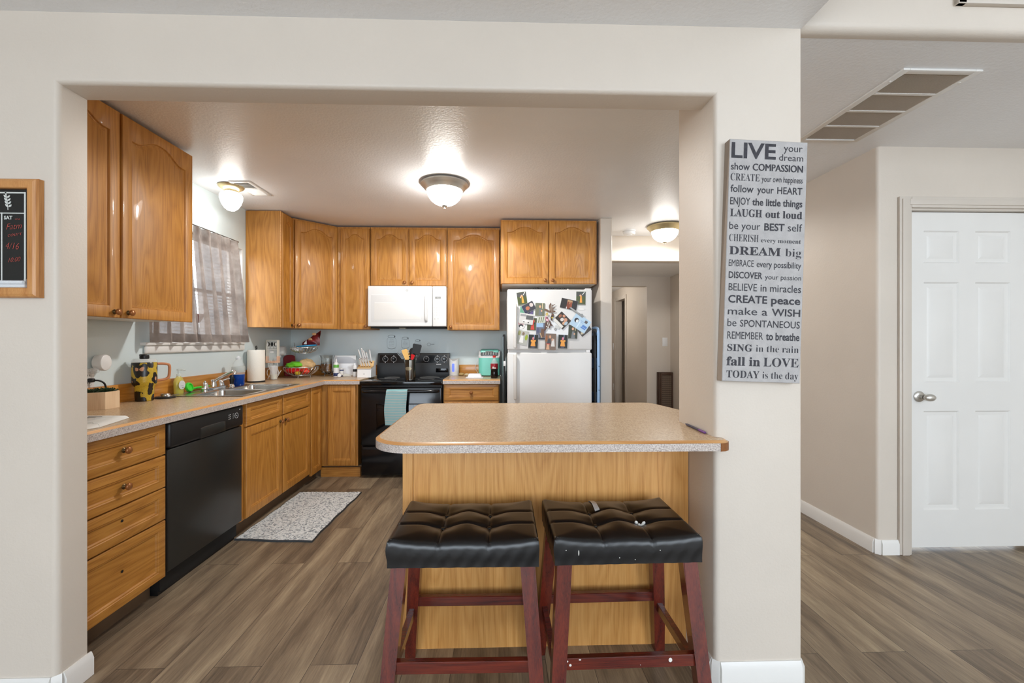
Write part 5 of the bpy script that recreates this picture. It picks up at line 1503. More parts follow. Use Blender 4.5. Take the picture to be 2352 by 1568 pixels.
lathe_thing('lotion_bottle', 'white bottle with green and navy label in front of the white paper', 'bottle', -1.628, 4.33, [
    ('bottle', [(.024, 0), (.026, .004), (.026, .125), (.018, .14), (.009, .145)], M['whitep']), ('cap', [(.009, .144), (.01, .15), (.006, .178), (0, .18)], M['whitep']),
    ('green_label', [(.0262, .09), (.0265, .091), (.0265, .12), (.026, .121)], plain('label_green', (104, 176, 74), .4)), ('navy_label', [(.0262, .008), (.0265, .009), (.0265, .036), (.026, .037)], NAVY)])
lathe_thing('pill_bottle', 'small navy and white pill bottle beside the green-labelled bottle', 'bottle', -1.585, 4.36, [
    ('bottle', [(.018, 0), (.0195, .003), (.0195, .066), (.018, .068)], NAVY), ('cap', [(.0185, .068), (.02, .07), (.02, .082), (0, .084)], M['whitep']), ('label', [(.0197, .012), (.0199, .013), (.0199, .056), (.0197, .057)], M['offwhite'])])
t = MB().lathe([(0, -.004), (.018, -.004), (.019, 0), (.018, .004), (0, .004)], (-1.568, 4.255, CT + .0195), 24, Matrix.Rotation(R(80), 4, 'X'))  # loose white bottle cap, a small disc set on its edge
single(t, 'bottle_cap', ['whitep'], 'tiny round white bottle cap standing on edge in front of the small bottles', 'bottle cap', (-1.568, 4.255, CT))
t = MB().tube([(-1.55, 4.30, CT + .014), (-1.52, 4.31, CT + .016), (-1.475, 4.30, CT + .013)], [.013, .014, .009], 10)
single(t, 'tube', [plain('clear_cream_tube', (226, 226, 218), .2, alpha=.6)], 'clear squeeze tube lying on the worktop left of the slim bottle', 'tube', (-1.51, 4.3, CT))
t = lathe_thing('spray_bottle', 'slim white bottle with black label left of the knife block', 'bottle', -1.443, 4.33, [
    ('bottle', [(.0175, 0), (.019, .003), (.019, .105), (.012, .115)], M['whitep']), ('cap', [(.0125, .114), (.013, .118), (.012, .136), (0, .138)], M['clearp']), ('black_label', [(.0191, .05), (.0194, .051), (.0194, .075), (.0191, .076)], M['blackm'])])

# knife block and knives
BAM = wood('bamboo', (196, 152, 96), (216, 176, 118), (226, 190, 136), (1, 14, 14), .5, 5)
t = thing('knife_block', 'white knife block with bamboo top beside the stove', 'knife block', (-1.34, 4.3, CT))
MB().prism([(4.215, CT + .001), (4.38, CT + .001), (4.38, CT + .145), (4.33, CT + .155), (4.30, CT + .103), (4.225, CT + .09)], -1.383, -1.295 + .045, 'x').build('block_body', 'whitep', t, 20)
MB().prism([(4.213, CT + .088), (4.30, CT + .1035), (4.30, CT + .109), (4.213, CT + .094)], -1.384, -1.249, 'x').prism([(4.30, CT + .103), (4.332, CT + .157), (4.326, CT + .16), (4.296, CT + .108)], -1.384, -1.249, 'x').build('bamboo_top', BAM, t, 20)
put_text(MB(), 'n', (0, 4.2155, 0), (1, 0, 0), (0, 0, 1), -1.323, -1.31, CT + .03, CT + .042).build('emblem', 'grey', t, 0)
def knife(base, tip, label, grp):
    base = Vector(base); tip = Vector(tip); d = (tip - base).normalized()
    t = thing('knife', label, 'knife', base, grp)
    MB().tube([base, base + d * .018], .0065, 10, flat=(1, .6)).build('bolster', 'steel', t, 40)
    L_ = (tip - base).length
    MB().tube([base + d * .017, base + d * .03, base + d * (L_ * .6), tip - d * .008], [.0068, .0075, .008, .0085], 12, flat=(1, .75)).build('handle', 'whitep', t, 50)
    MB().tube([tip - d * .009, tip - d * .003, tip], [.0088, .0088, .006], 12, flat=(1, .8)).build('end_cap', 'chrome', t, 40)
for i, (x, z) in enumerate(((-1.356, 1.084), (-1.331, 1.086), (-1.306, 1.086), (-1.281, 1.088))):
    knife((x + .010, 4.255, CT + .1), (x, 4.195, z), 'white-handled steak knife, ' + ('leftmost', 'second from the left', 'third from the left', 'rightmost')[i] + ' in the front row of the knife block', 'steak knives in the knife block')
for i, (x, z, xb) in enumerate(((-1.392, 1.172, -1.36), (-1.358, 1.18, -1.345), (-1.34, 1.158, -1.32), (-1.315, 1.146, -1.30), (-1.282, 1.166, -1.272))):
    knife((xb, 4.315, CT + .134), (x, 4.27, z), 'white-handled kitchen knife, ' + ('leftmost', 'second from the left', 'middle', 'fourth from the left', 'rightmost')[i] + ' in the back row of the knife block', 'large knives in the knife block')

# wall decals
DK = plain('dark_decal_ink', (52, 58, 62), .7)
DW_ = plain('pale_decal_print', (206, 214, 218), .7)
def jar(cx, z0, w, h, label, lines, tilt=0):
    T = Matrix.Translation((cx, 4.5893, z0)) @ Matrix.Rotation(tilt, 4, 'Y')
    t = thing('jar_decal', label, 'decal', (cx, 4.589, z0), 'measuring jar decals above the stove', world=True)
    m = MB(); W2 = w / 2
    body = [(-W2 * .72, h * .8), (-W2 * .92, h * .74), (-W2, h * .66), (-W2, h * .14), (-W2 * .8, h * .05), (0, 0), (W2 * .8, h * .05), (W2, h * .14), (W2, h * .66), (W2 * .92, h * .74), (W2 * .72, h * .8)]
    m.tube([T @ Vector((x, -.0004, z)) for x, z in body], .0011, 5, smooth=2, flat=(1, .5))
    m.tube([T @ Vector((x, -.0006, z)) for x, z in ((-W2 * .82, h * .1), (-W2 * .4, h * .015), (W2 * .4, h * .015), (W2 * .82, h * .1))], .0016, 5, smooth=2)
    m.tube([T @ Vector((x, -.0004, z)) for x, z in ((-W2 * .78, h * .82), (-W2 * .82, h * .95), (0, h), (W2 * .82, h * .95), (W2 * .78, h * .82), (0, h * .79))], .0013, 5, True, smooth=1)
    m.tube([T @ Vector((x, -.0006, z)) for x, z in ((W2 * .66, h * .82), (W2 * .7, h * .95))], .0035, 5)
    m.build('outline', DK, t, 50)
    m = MB()
    for i, s in enumerate(lines): put_text(m, s, T @ Vector((0, -.0006, 0)), (1, 0, 0), (0, 0, 1), -W2 * .6, W2 * .6, h * (.64 - .11 * i), h * (.64 - .11 * i) + .0075)
    m.build('printed_measures', plain('grey_decal_print', (150, 158, 162), .7), t, 0, normals=False)
jar(-1.143, 1.166, .094, .15, 'largest mason jar decal, left of three above the stove', ('1 Gallon', '4 Quarts', '8 Pints', '16 Cups', '128 Ounces'))
jar(-.998, 1.170, .082, .125, 'middle mason jar decal above the stove', ('1 Quart', '2 Pints', '4 Cups', '32 Ounces'))
jar(-.866, 1.170, .066, .098, 'smallest jar decal partly hidden by the black spatula', ('1 Cup', '8 Ounces'))
t = thing('spoon_decal', 'small measuring spoon decal right of the jar decals above the stove', 'decal', (-.73, 4.589, 1.21))
m = MB().tube([(-.748 + .019 * math.cos(a * PI / 12), 4.589, 1.216 + .0145 * math.sin(a * PI / 12)) for a in range(24)], .001, 5, True).tube([(-.729, 4.589, 1.2165), (-.69, 4.589, 1.2185)], [.0016, .0028], 6)
m.build('outline', DK, t, 50)

# stove-top canister with utensils, towel
cx, cy, cz = -.834, 4.06, .8845
BS = plain('dark_mirror_steel', (96, 92, 86), .14, 1.0)
t = thing('utensil_canister', 'dark steel utensil canister standing on the stove top', 'canister', (cx, cy, cz))
MB().lathe([(.046, 0), (.05, .003), (.05, .188), (.052, .19), (.05, .192), (.046, .19), (.046, .01), (0, .008)], (cx, cy, cz), 40).build('can', BS, t, 40)
m = MB(); m.grid(lambda u, v: Vector((cx + .0512 * math.sin((u - .5) * 1.3 * math.sqrt(max(0, 1 - (2 * v - 1) ** 2)) - .25), cy - .0512 * math.cos((u - .5) * 1.3 * math.sqrt(max(0, 1 - (2 * v - 1) ** 2)) - .25), cz + .092 + .034 * v)), 12, 12)
m.build('oval_plaque', plain('pewter_plaque', (150, 140, 116), .4, .7), t, 60, normals=False)
def utensil(nm, label, cat, base, neck, tip, mat, head):
    base, neck, tip = Vector(base), Vector(neck), Vector(tip)
    o = MB().tube([base, neck], .0045, 8)
    head(o, neck, tip)
    single(o, nm, [mat], label, cat, base, 'utensils in the stove-top canister', smooth=50)
def flat_head(w0, w1, th=.003, slots=0, nf=1):
    def f(o, a, b):
        d = (b - a); s = Vector((d.z, 0, -d.x)).normalized(); n = Vector((0, 1, 0)) * th
        if slots:
            for i in range(slots + 1):
                q = -1 + 2 * i / slots
                o.rings([[p + s * (w * q - .003) - n, p + s * (w * q + .003) - n, p + s * (w * q + .003) + n, p + s * (w * q - .003) + n] for p, w in ((a, w0), (b, w1))])
            for p, w in ((a, w0), (b, w1)): o.rings([[p - s * w - n - d * .03, p - s * w + n - d * .03, p - s * w + n + d * .05, p - s * w - n + d * .05], [p + s * w - n - d * .03, p + s * w + n - d * .03, p + s * w + n + d * .05, p + s * w - n + d * .05]])
        else:
            ps = [(a, w0 * .3), (a + d * .12, w0), (a + d * .9, w1), (b, w1 * .82)]
            o.rings([[p - s * w - n, p + s * w - n, p + s * w + n, p - s * w + n] for p, w in ps])
            for i in range(nf if nf > 1 else 0):
                p = a + d * (.35 + .2 * i)
                o.rings([[p + s * w1 * .9 - n, p + s * w1 * .9 + n, p + d * .1 + s * w1 * .9 + n, p + d * .1 + s * w1 * .9 - n], [p + s * w1 * 1.45 - n, p + s * w1 * 1.45 + n, p + d * .06 + s * w1 * 1.45 + n, p + d * .06 + s * w1 * 1.45 - n]])
    return f
utensil('slotted_turner', 'grey slotted turner leaning left in the stove-top canister', 'spatula', (cx - .01, cy + .01, cz + .02), (cx - .065, cy + .01, 1.09), (cx - .105, cy + .005, 1.158), plain('steel_grey', (120, 124, 124), .3, .8), flat_head(.017, .026, .0015, 4))
utensil('wooden_fork', 'tan wooden pasta fork in the stove-top canister', 'spoon', (cx, cy - .02, cz + .02), (cx - .02, cy - .03, 1.07), (cx - .052, cy - .035, 1.172), plain('pale_wood_utensil', (222, 176, 100), .5), flat_head(.02, .026, .004, 0, 3))
utensil('black_ladle', 'black ladle behind the wooden fork in the stove-top canister', 'ladle', (cx + .005, cy + .02, cz + .02), (cx + .010, cy + .035, 1.09), (cx + .008, cy + .045, 1.185), M['blackm'], lambda o, a, b: o.ball((a + b) / 2, (.032, .022, .05), 18))
utensil('black_spatula', 'large black spatula, tallest in the stove-top canister', 'spatula', (cx + .01, cy, cz + .02), (cx + .05, cy - .005, 1.13), (cx + .068, cy - .012, 1.222), M['blackm'], flat_head(.036, .042, .004))
utensil('red_spatula', 'small red silicone spatula at the canister rim', 'spatula', (cx + .012, cy - .025, cz + .02), (cx + .02, cy - .035, 1.075), (cx + .034, cy - .042, 1.125), M['red'], flat_head(.012, .018, .004))
utensil('whisk', 'grey whisk leaning right in the stove-top canister', 'whisk', (cx + .015, cy + .005, cz + .02), (cx + .05, cy + .015, 1.085), (cx + .074, cy + .03, 1.14), plain('wire_grey', (130, 134, 136), .3, .8), lambda o, a, b: [o.tube([a, a.lerp(b, .5) + Vector((math.cos(k) * .02, math.sin(k) * .02, 0)), b, a.lerp(b, .5) - Vector((math.cos(k) * .02, math.sin(k) * .02, 0)), a], .0014, 5, smooth=2) for k in (0, .8, 1.6, 2.4)])

m, n, l, b = newmat('teal_striped_terry')
mp = coords(n, l, (1, 1, 1), False)
wv = n.new('ShaderNodeTexWave'); wv.bands_direction = 'Z'; wv.inputs['Scale'].default_value = 13.5; wv.inputs['Distortion'].default_value = .5; wv.inputs['Detail'].default_value = 1; l.new(mp.outputs[0], wv.inputs['Vector'])
rr_ = ramp(n, [(0, lin(186, 236, 240)), (.6, lin(192, 238, 240)), (.85, lin(228, 242, 240)), (1, lin(234, 244, 242))]); l.new(wv.outputs['Fac'], rr_.inputs[0]); l.new(rr_.outputs[0], b.inputs['Base Color'])
b.inputs['Roughness'].default_value = .95
nz = noise(n, l, mp.outputs[0], 420, 2, .6); bump(n, l, b, nz.outputs['Fac'], .3, .002)
def tow(u, v):
    # over the handle: front drop long, back drop short
    w0 = -1.016 + .190 * u + .006 * math.sin(5 * v) * (1 - u); z = None
    s = v * .60
    hz, r = .799, .019
    if s < .24: y = 3.8725 + r; z = hz - (.24 - s)
    elif s < .24 + PI * r:
        a = (s - .24) / r; y = 3.8725 + r * math.cos(a); z = hz + r * math.sin(a)
    else: y = 3.8725 - r - .004 * math.sin(8 * u + 5 * v); z = hz - (s - .24 - PI * r)
    return Vector((w0 + .006 * math.sin(z * 17), y, z))
o = MB().grid(tow, 20, 80); bmesh.ops.solidify(o.bm, geom=o.bm.faces[:], thickness=.004)
single(o, 'dish_towel', [m], 'teal and white striped dish towel hanging over the stove handle', 'towel', (-.92, 3.86, .53), smooth=60)

# ------------------------------------------------------------ short worktop right of the stove
t = thing('electric_kettle', 'white kettle with blue-lit gauge right of the stove', 'kettle', (-.464, 4.45, CT))
m = MB(); rs = []
for r, z in ((.047, .012), (.05, .016), (.0505, .12), (.051, .15)): rs.append([Vector((-.464 + r * math.cos(k * PI / 20), 4.45 + r * math.sin(k * PI / 20), CT + z)) for k in range(40)])
rs.append([Vector((-.464 + .052 * math.cos(k * PI / 20), 4.45 + .052 * math.sin(k * PI / 20), CT + .152 + .028 * abs(math.cos(k * PI / 20)) ** 1.5)) for k in range(40)])
m.rings(rs).build('kettle_body', 'whitep', t, 40)
MB().lathe([(.05, 0), (.051, .004), (.05, .012), (0, .012)], (-.464, 4.45, CT + .0005), 32).build('base', 'lightgrey', t, 40)
MB().tube([(-.464, 4.50, CT + .15), (-.464, 4.535, CT + .145), (-.464, 4.54, CT + .09), (-.464, 4.52, CT + .05), (-.464, 4.498, CT + .045)], .008, 10, smooth=2).build('handle', 'whitep', t, 50)
BL = plain('blue_lit_gauge', (70, 90, 226), .2, emit=.9)
m = MB(); pts = rounded([(-.481, CT + .042, .008), (-.457, CT + .042, .008), (-.457, CT + .125, .008), (-.481, CT + .125, .008)], 6)
m.rings([[Vector((p.x, 4.402 - .0, p.y)) for p in pts], [Vector((p.x, 4.3985, p.y)) for p in pts]]).build('gauge_window', BL, t, 30)
for i, (x, y, r, lab) in enumerate(((-.385, 4.40, (.03, .024, .016), 'tan potato lying beside the white kettle'), (-.325, 4.36, (.028, .026, .014), 'pale tan potato beside the foam tray'))):
    lump('potato', lab, 'potato', (x, y, CT + r[2]), r, [plain('potato_skin_%d' % i, ((168, 142, 92), (190, 172, 136))[i], .8, vary=.2, vscale=50)], 20 + i, .1)
m = MB()
q = lambda x0, x1, y0, y1, z, r: [Vector((p.x, p.y, z)) for p in rounded([(x0, y0, r), (x1, y0, r), (x1, y1, r), (x0, y1, r)], 5)]
m.rings([q(-.322, -.15, 4.12, 4.24, CT + .001, .012), q(-.322, -.15, 4.12, 4.24, CT + .004, .012), q(-.306, -.166, 4.135, 4.225, CT + .008, .012), q(-.294, -.178, 4.145, 4.215, CT + .036, .012), q(-.288, -.184, 4.15, 4.21, CT + .039, .01)])
single(m, 'foam_tray', [plain('white_foam', (232, 232, 238), .7)], 'upside-down white foam tray in front of the ice maker', 'tray', (-.236, 4.18, CT))
TEAL = plain('mint_teal_plastic', (122, 208, 192), .35)
t = thing('ice_maker', 'mint green countertop ice maker beside the fridge', 'ice maker', (-.1, 4.43, CT))
q2 = lambda g_, z, y0=4.315, y1=4.545: [Vector((p.x, p.y, z)) for p in rounded([(-.207 + g_, y0 + g_, .045), (.010 - g_, y0 + g_, .045), (.010 - g_, y1 - g_, .03), (-.207 + g_, y1 - g_, .03)], 7)]
MB().rings([q2(.004, CT + .008), q2(0, CT + .012), q2(0, CT + .19)]).build('housing', TEAL, t, 40)
MB().rings([q2(.012, CT + .0005), q2(.008, CT + .010)]).build('foot', 'blackm', t, 40)
slope = lambda p, dz: Vector((p.x, p.y, CT + .192 + dz + (p.y - 4.315) * .28))
MB().rings([q2(-.001, CT + .186), [slope(p, .002) for p in q2(-.001, 0)], [slope(p, .006) for p in q2(.006, 0)]]).build('white_rim', 'whitep', t, 40)
q3 = rounded([(-.188, 4.335, .03), (-.009, 4.335, .03), (-.009, 4.45, .02), (-.188, 4.45, .02)], 6)
MB().rings([[slope(p, .006) for p in q3], [slope(p, .011) for p in q3]]).build('lid_window', plain('smoky_clear_window', (84, 88, 90), .08, coat=.5), t, 30)
m = MB()
for i in range(6): m.box(-.165 + i * .026, -.155 + i * .026, 4.36, 4.43, 0, .004, mat=Matrix.Translation((0, 0, CT + .216)) @ Matrix.Translation((0, 4.36, 0)) @ Matrix.Rotation(math.atan(.28), 4, 'X') @ Matrix.Translation((0, -4.36, 0)))
m.build('ice_glints', 'lightgrey', t, 0)
MB().rings([[slope(p, .006) for p in rounded([(-.195, 4.455, .015), (-.002, 4.455, .015), (-.002, 4.535, .02), (-.195, 4.535, .02)], 5)], [slope(p, .02) for p in rounded([(-.19, 4.46, .015), (-.007, 4.46, .015), (-.007, 4.53, .02), (-.19, 4.53, .02)], 5)]]).build('rear_cover', TEAL, t, 40)
MB().box(-.14, -.06, 4.45, 4.457, CT + .236, CT + .252, .002).build('lid_tab', 'grey', t, 30)
MB().tube([(-.2, 4.56, CT + .17), (-.225, 4.55, CT + .15), (-.25, 4.545, CT + .10), (-.25, 4.54, CT + .06), (-.23, 4.535, CT + .03), (-.215, 4.53, CT + .004)], .0022, 6, smooth=2).build('power_cord', 'whitep', t, 50)
MB().tube([(.013, 4.33, CT + .01), (.022, 4.30, CT), (.027, 4.25, .84), (.028, 4.22, .76), (.028, 4.21, .55)], .0022, 6, smooth=2).build('hanging_cord', 'whitep', t, 50)  # second white cord, hanging down into the gap by the fridge
COLA = plain('dark_cola', (24, 14, 12), .1)
t = lathe_thing('cola_bottle', 'cola bottle with red cap and red label beside the ice maker', 'bottle', -.045, 4.12, [
    ('bottle', [(.036, .0885), (.036, .135), (.03, .155), (.018, .18), (.0125, .19), (.0125, .199)], plain('clear_pet', (226, 234, 236), .05, alpha=.3)),
    ('cola', [(.028, 0), (.034, .006), (.0365, .03), (.034, .055), (.0335, .07), (.036, .088), (0, .0882)], COLA),
    ('red_label', [(.0362, .09), (.0366, .091), (.0366, .138), (.0362, .139)], plain('cola_label', (150, 34, 44), .35)),
    ('cap', [(.0145, .197), (.0145, .213), (.013, .216), (0, .216)], plain('red_cap', (206, 28, 22), .35))])
m = MB().box(-.062, -.05, 4.0828, 4.0836, CT + .094, CT + .112).box(-.048, -.03, 4.083, 4.0838, CT + .094, CT + .104)
m.build('label_panel', 'offwhite', t, 0)

# ------------------------------------------------------------ beside and on the fridge
t = thing('folding_table', 'black-edged folded tray table slid into the gap left of the fridge', 'table', (.048, 4.1, 0))
MB().box(.038, .056, 3.78, 4.45, .004, 1.31, .003).build('panel', 'blackdull', t, 30)
MB().box(.034, .04, 3.79, 4.44, .02, 1.29).build('steel_face', plain('dull_grey_panel', (120, 132, 134), .3, .4), t, 0)
MB().box(.040, .060, 3.768, 3.782, 1.03, 1.075, .004).build('latch', 'whitep', t, 30)
t = thing('step_ladder', 'folded light blue step ladder standing between the fridge and the partition wall', 'ladder', (.87, 3.95, 0))
LB = plain('powder_blue_metal', (150, 184, 222), .4)
m = MB()
pr = [(3.74, .0), (3.74, 1.28), (3.752, 1.335), (3.79, 1.36), (4.15, 1.36), (4.19, 1.335), (4.20, 1.28), (4.20, 0)]
m.tube([(.876, y, z + .012) for y, z in pr], .0125, 8, smooth=2)
m.build('blue_frame', LB, t, 50)
MB().box(.872, .880, 3.76, 4.18, .10, 1.33, .002).build('blue_panel', LB, t, 30)
m = MB()
for z in (.3, .6, .9, 1.2): m.box(.835, .868, 3.76, 4.16, z - .1, z + .1, .004)
m.build('treads', 'blackm', t, 30)
MB().tube([(.848, 3.75, 0.012), (.848, 3.75, 1.3), (.848, 3.79, 1.34), (.848, 4.1, 1.34)], .011, 8, smooth=2).build('rear_frame', 'blackm', t, 50)
m = MB()
for z in (.82, 1.03): m.ball((.878, 3.727, z), .004, 8)
m.build('rivets', 'blackdull', t, 50)
t = thing('wire_tray', 'black scrollwork tray lying on top of the fridge', 'tray', (.45, 3.95, 1.696))
m = MB()
rnd = random.Random(9)
m.tube([(.30, 3.83, 1.70), (.62, 3.83, 1.70), (.62, 4.1, 1.70), (.30, 4.1, 1.70)], .004, 6, True)
m.tube([(.30, 3.83, 1.718), (.62, 3.83, 1.718), (.62, 4.1, 1.718), (.30, 4.1, 1.718)], .003, 6, True)
for i in range(16):
    x = .31 + i * .02; z = 1.712 + .006 * rnd.random()
    m.tube([(x + .009 * math.cos(k * PI / 5), 3.83, z + .007 * math.sin(k * PI / 5)) for k in range(10)], .002, 5, True)
m.ball((.345, 3.85, 1.722), (.02, .02, .014), 10)
m.build('scrolls', 'blackdull', t, 50)
single(MB().box(.655, .70, 3.83, 3.9, 1.697, 1.715, .002), 'small_box', ['whitep'], 'small white box on top of the fridge at the front', 'box', (.68, 3.865, 1.697))
single(MB().lathe([(.012, 0), (.012, .012), (.004, .02), (0, .021)], (.615, 3.80, 1.697), 16), 'trinket', ['whitep'], 'small white cone left of the white box on the fridge', 'trinket', (.615, 3.8, 1.697))

# photos and magnets on the freezer door
FM = {}
def fm(c):
    if c not in FM: FM[c] = plain('print_%d_%d_%d' % c, c, .45)
    return FM[c]
FYX = lambda zx: .1292 + .0003645 * zx
FZX = lambda zy: 1.717 - .0003626 * zy
def photo(label, zx, zy, w, h, rot, layer, bg, shapes, nm='photo', cat='photo', border=(232, 232, 230), outline=None, grp='photos on the freezer door'):
    cols = [border, bg] + [s[1] for s in shapes]
    uniq = []
    for c in cols:
        if c not in uniq: uniq.append(c)
    x, z = FYX(zx), FZX(zy); Y_ = 3.7185 - layer * .0016
    t = Matrix.Translation((0, 0, 0)) @ Matrix.Rotation(R(rot), 4, 'Y')
    k = .0003635; W2, H2 = w * k / 2, h * k / 2
    m = MB()
    def poly(kind, cx_, cy_, a, b_, y0, y1):
        if kind == 'e': ps = [(cx_ + a * math.cos(i * PI / 12), cy_ + b_ * math.sin(i * PI / 12)) for i in range(24)]
        elif kind == 'r': ps = [(cx_ - a, cy_ - b_), (cx_ + a, cy_ - b_), (cx_ + a, cy_ + b_), (cx_ - a, cy_ + b_)]
        elif kind == 't': ps = [(cx_ - a, cy_ - b_), (cx_ + a, cy_ - b_), (cx_ + a * .55, cy_ + b_), (cx_ - a * .55, cy_ + b_)]
        elif kind == '/': ps = [(cx_ - a, cy_ - b_), (cx_ - a * .4, cy_ - b_), (cx_ + a, cy_ + b_), (cx_ + a * .4, cy_ + b_)]
        elif kind == 'b': ps = [(cx_ - a, cy_ + b_), (cx_ - a * .4, cy_ + b_), (cx_ + a, cy_ - b_), (cx_ + a * .4, cy_ - b_)]
        m.prism([(px * W2, pz * H2) for px, pz in ps], y0, y1, 'y', t)
    if outline:
        m.m(0).prism([(px * W2, pz * H2) for px, pz in outline], -.0006, .0006, 'y', t)
    else:
        m.m(0); poly('r', 0, 0, 1, 1, -.0006, .0006)
        m.m(uniq.index(bg)); poly('r', 0, 0, 1 - 4 * k / W2 * .6, 1 - 4 * k / H2 * .6, -.0008, -.0005)
    for i, (kind, c, a, b_, p, q_) in enumerate(shapes):
        m.m(uniq.index(c)); poly(kind, a, b_, p, q_, -.0009 - i * .00002, -.0007)
    o = m.build(nm, [fm(c) for c in uniq], None, 0)
    o.location = (x, Y_, z)
    return tag(o, label, cat, grp)
SK, OR, GR, BK, GY = (214, 168, 136), (232, 160, 70), (74, 84, 44), (30, 32, 28), (112, 118, 122)
def player(shirt, bat, skin=SK):
    return [('t', shirt, .05, -.25, .30, .42), ('e', skin, .08, .38, .15, .15), ('/', bat, .42, .66, .22, .2), ('e', skin, -.25, .15, .1, .12), ('r', (60, 62, 84), .03, -.76, .24, .12)]
photo('photo of a ballplayer in orange at the top left corner of the freezer door', 197, 272, 232, 330, -8, 0, GR, [('r', (72, 74, 72), 0, .62, .94, .3), ('t', OR, .1, -.12, .24, .5), ('e', SK, 0, .45, .2, .14), ('/', (226, 226, 220), .55, .72, .3, .2), ('e', SK, -.28, .25, .14, .14), ('r', (120, 120, 112), 0, -.88, .9, .08)])
photo('photo of a ballplayer in orange at the top right corner of the freezer door', 1610, 258, 232, 332, 1, 0, GR, [('r', (72, 74, 72), 0, .62, .94, .3), ('t', OR, .02, -.12, .26, .5), ('e', SK, -.1, .42, .22, .14), ('/', (226, 226, 220), .5, .72, .3, .2), ('r', (120, 120, 112), 0, -.88, .9, .08)])
photo('green and purple card peeking out below the tilted face photo', 310, 570, 330, 230, 4, 0, (96, 156, 130), [('r', (92, 82, 128), .55, -.3, .4, .55), ('e', (60, 64, 96), .1, -.1, .4, .6)], 'card', 'card')
photo('dark tilted photo of a face at the upper left of the freezer door', 355, 480, 300, 215, -28, 3, (62, 62, 70), [('e', (184, 112, 82), -.2, -.05, .34, .42), ('e', (206, 196, 192), .55, .25, .3, .45), ('r', (52, 54, 78), -.75, 0, .22, .9)])
photo('photo of a child in grey with a bat, left of the animal magnets', 625, 528, 232, 312, 2, 2, (112, 116, 96), [('t', GY, .1, -.35, .4, .5), ('e', SK, 0, .45, .22, .2), ('r', (222, 206, 168), .48, .55, .06, .42), ('e', SK, .35, -.2, .16, .14)])
photo('black and white photo of cars at the left of the freezer door', 298, 752, 335, 252, 8, 4, (206, 206, 204), [('r', (90, 92, 92), .45, .3, .5, .4), ('r', (148, 148, 150), -.5, .6, .4, .2), ('e', (226, 226, 226), 0, -.45, .5, .25), ('e', (70, 70, 70), -.3, -.62, .1, .12), ('e', (70, 70, 70), .35, -.66, .1, .12)])
photo('photo of a player in red on grass below the black and white car photo', 432, 880, 232, 300, 2, 1, (72, 78, 48), [('t', (206, 70, 56), .15, -.35, .4, .55), ('e', (206, 80, 60), .3, .45, .26, .3), ('e', (42, 44, 40), .55, .15, .16, .14)])
photo('round pink and black picture magnet at the far left of the freezer door', 172, 890, 190, 210, 0, 1, (214, 206, 204), [('e', (222, 184, 186), 0, .3, .8, .55), ('e', (52, 52, 54), 0, -.3, .6, .4), ('e', (226, 226, 226), .05, -.5, .35, .2)], 'magnet', 'magnet', outline=[(math.cos(i * PI / 12), math.sin(i * PI / 12)) for i in range(24)])
photo('cut-out photo of a person in white at the lower left of the freezer door', 205, 1200, 265, 340, 12, 2, (176, 178, 170), [('e', (150, 152, 96), -.7, .55, .26, .35), ('e', (150, 170, 50), .7, .1, .25, .4), ('t', (228, 228, 226), -.1, -.25, .4, .5), ('e', (126, 104, 84), .05, .55, .22, .24)])
photo('photo of a child in orange with blue bat at the lower left', 462, 1302, 232, 345, 3, 5, BK, [('t', OR, 0, -.2, .5, .42), ('e', (216, 130, 130), -.02, .45, .22, .2), ('r', (150, 170, 214), .16, .72, .06, .24), ('e', OR, -.32, .12, .2, .16), ('e', OR, .34, .14, .2, .14), ('r', (70, 72, 96), 0, -.75, .34, .12), ('r', (120, 122, 120), 0, -.9, .9, .06)])
photo('photo of a child in orange with blue bat, right of the couple photo', 1172, 1306, 232, 345, 3, 5, BK, [('t', OR, 0, -.2, .5, .42), ('e', (216, 130, 150), -.02, .45, .22, .2), ('r', (150, 170, 214), .2, .74, .06, .24), ('e', OR, -.32, .12, .2, .16), ('e', OR, .34, .14, .2, .14), ('r', (70, 72, 96), 0, -.75, .34, .12), ('r', (120, 122, 120), 0, -.9, .9, .06)])
photo('blue and brown photo of an animal below the striped card', 645, 1050, 235, 410, 1, 3, (104, 108, 124), [('r', (158, 190, 222), -.2, .72, .7, .24), ('t', (112, 84, 66), .35, -.2, .45, .5), ('b', (196, 170, 130), .05, -.5, .3, .3), ('r', (54, 56, 62), .2, -.86, .7, .1), ('e', (84, 88, 118), -.6, .1, .3, .3)])
photo('small striped green card in the middle of the freezer door', 655, 775, 190, 150, -4, 4, (196, 204, 190), [('/', (88, 92, 50), -.55, 0, .3, .85), ('/', (96, 88, 54), 0, 0, .3, .85), ('/', (84, 96, 60), .5, 0, .3, .85)], 'card', 'card')
photo('large white paper sheet under the photos in the middle of the freezer door', 1040, 960, 560, 430, 5, 0, (226, 230, 234), [], 'paper', 'paper', border=(226, 230, 234), grp=None)
photo('tilted group photo near the centre of the freezer door', 1155, 790, 300, 330, -45, 4, (54, 44, 38), [('r', (222, 222, 218), -.75, .1, .22, .86), ('e', SK, -.1, -.45, .3, .2), ('e', (204, 150, 124), .45, -.3, .3, .26), ('e', (170, 190, 204), .1, -.7, .34, .2), ('e', (212, 206, 202), .1, .1, .3, .24), ('e', (150, 96, 70), .3, .65, .3, .2), ('e', (196, 140, 112), .7, .25, .2, .22)])
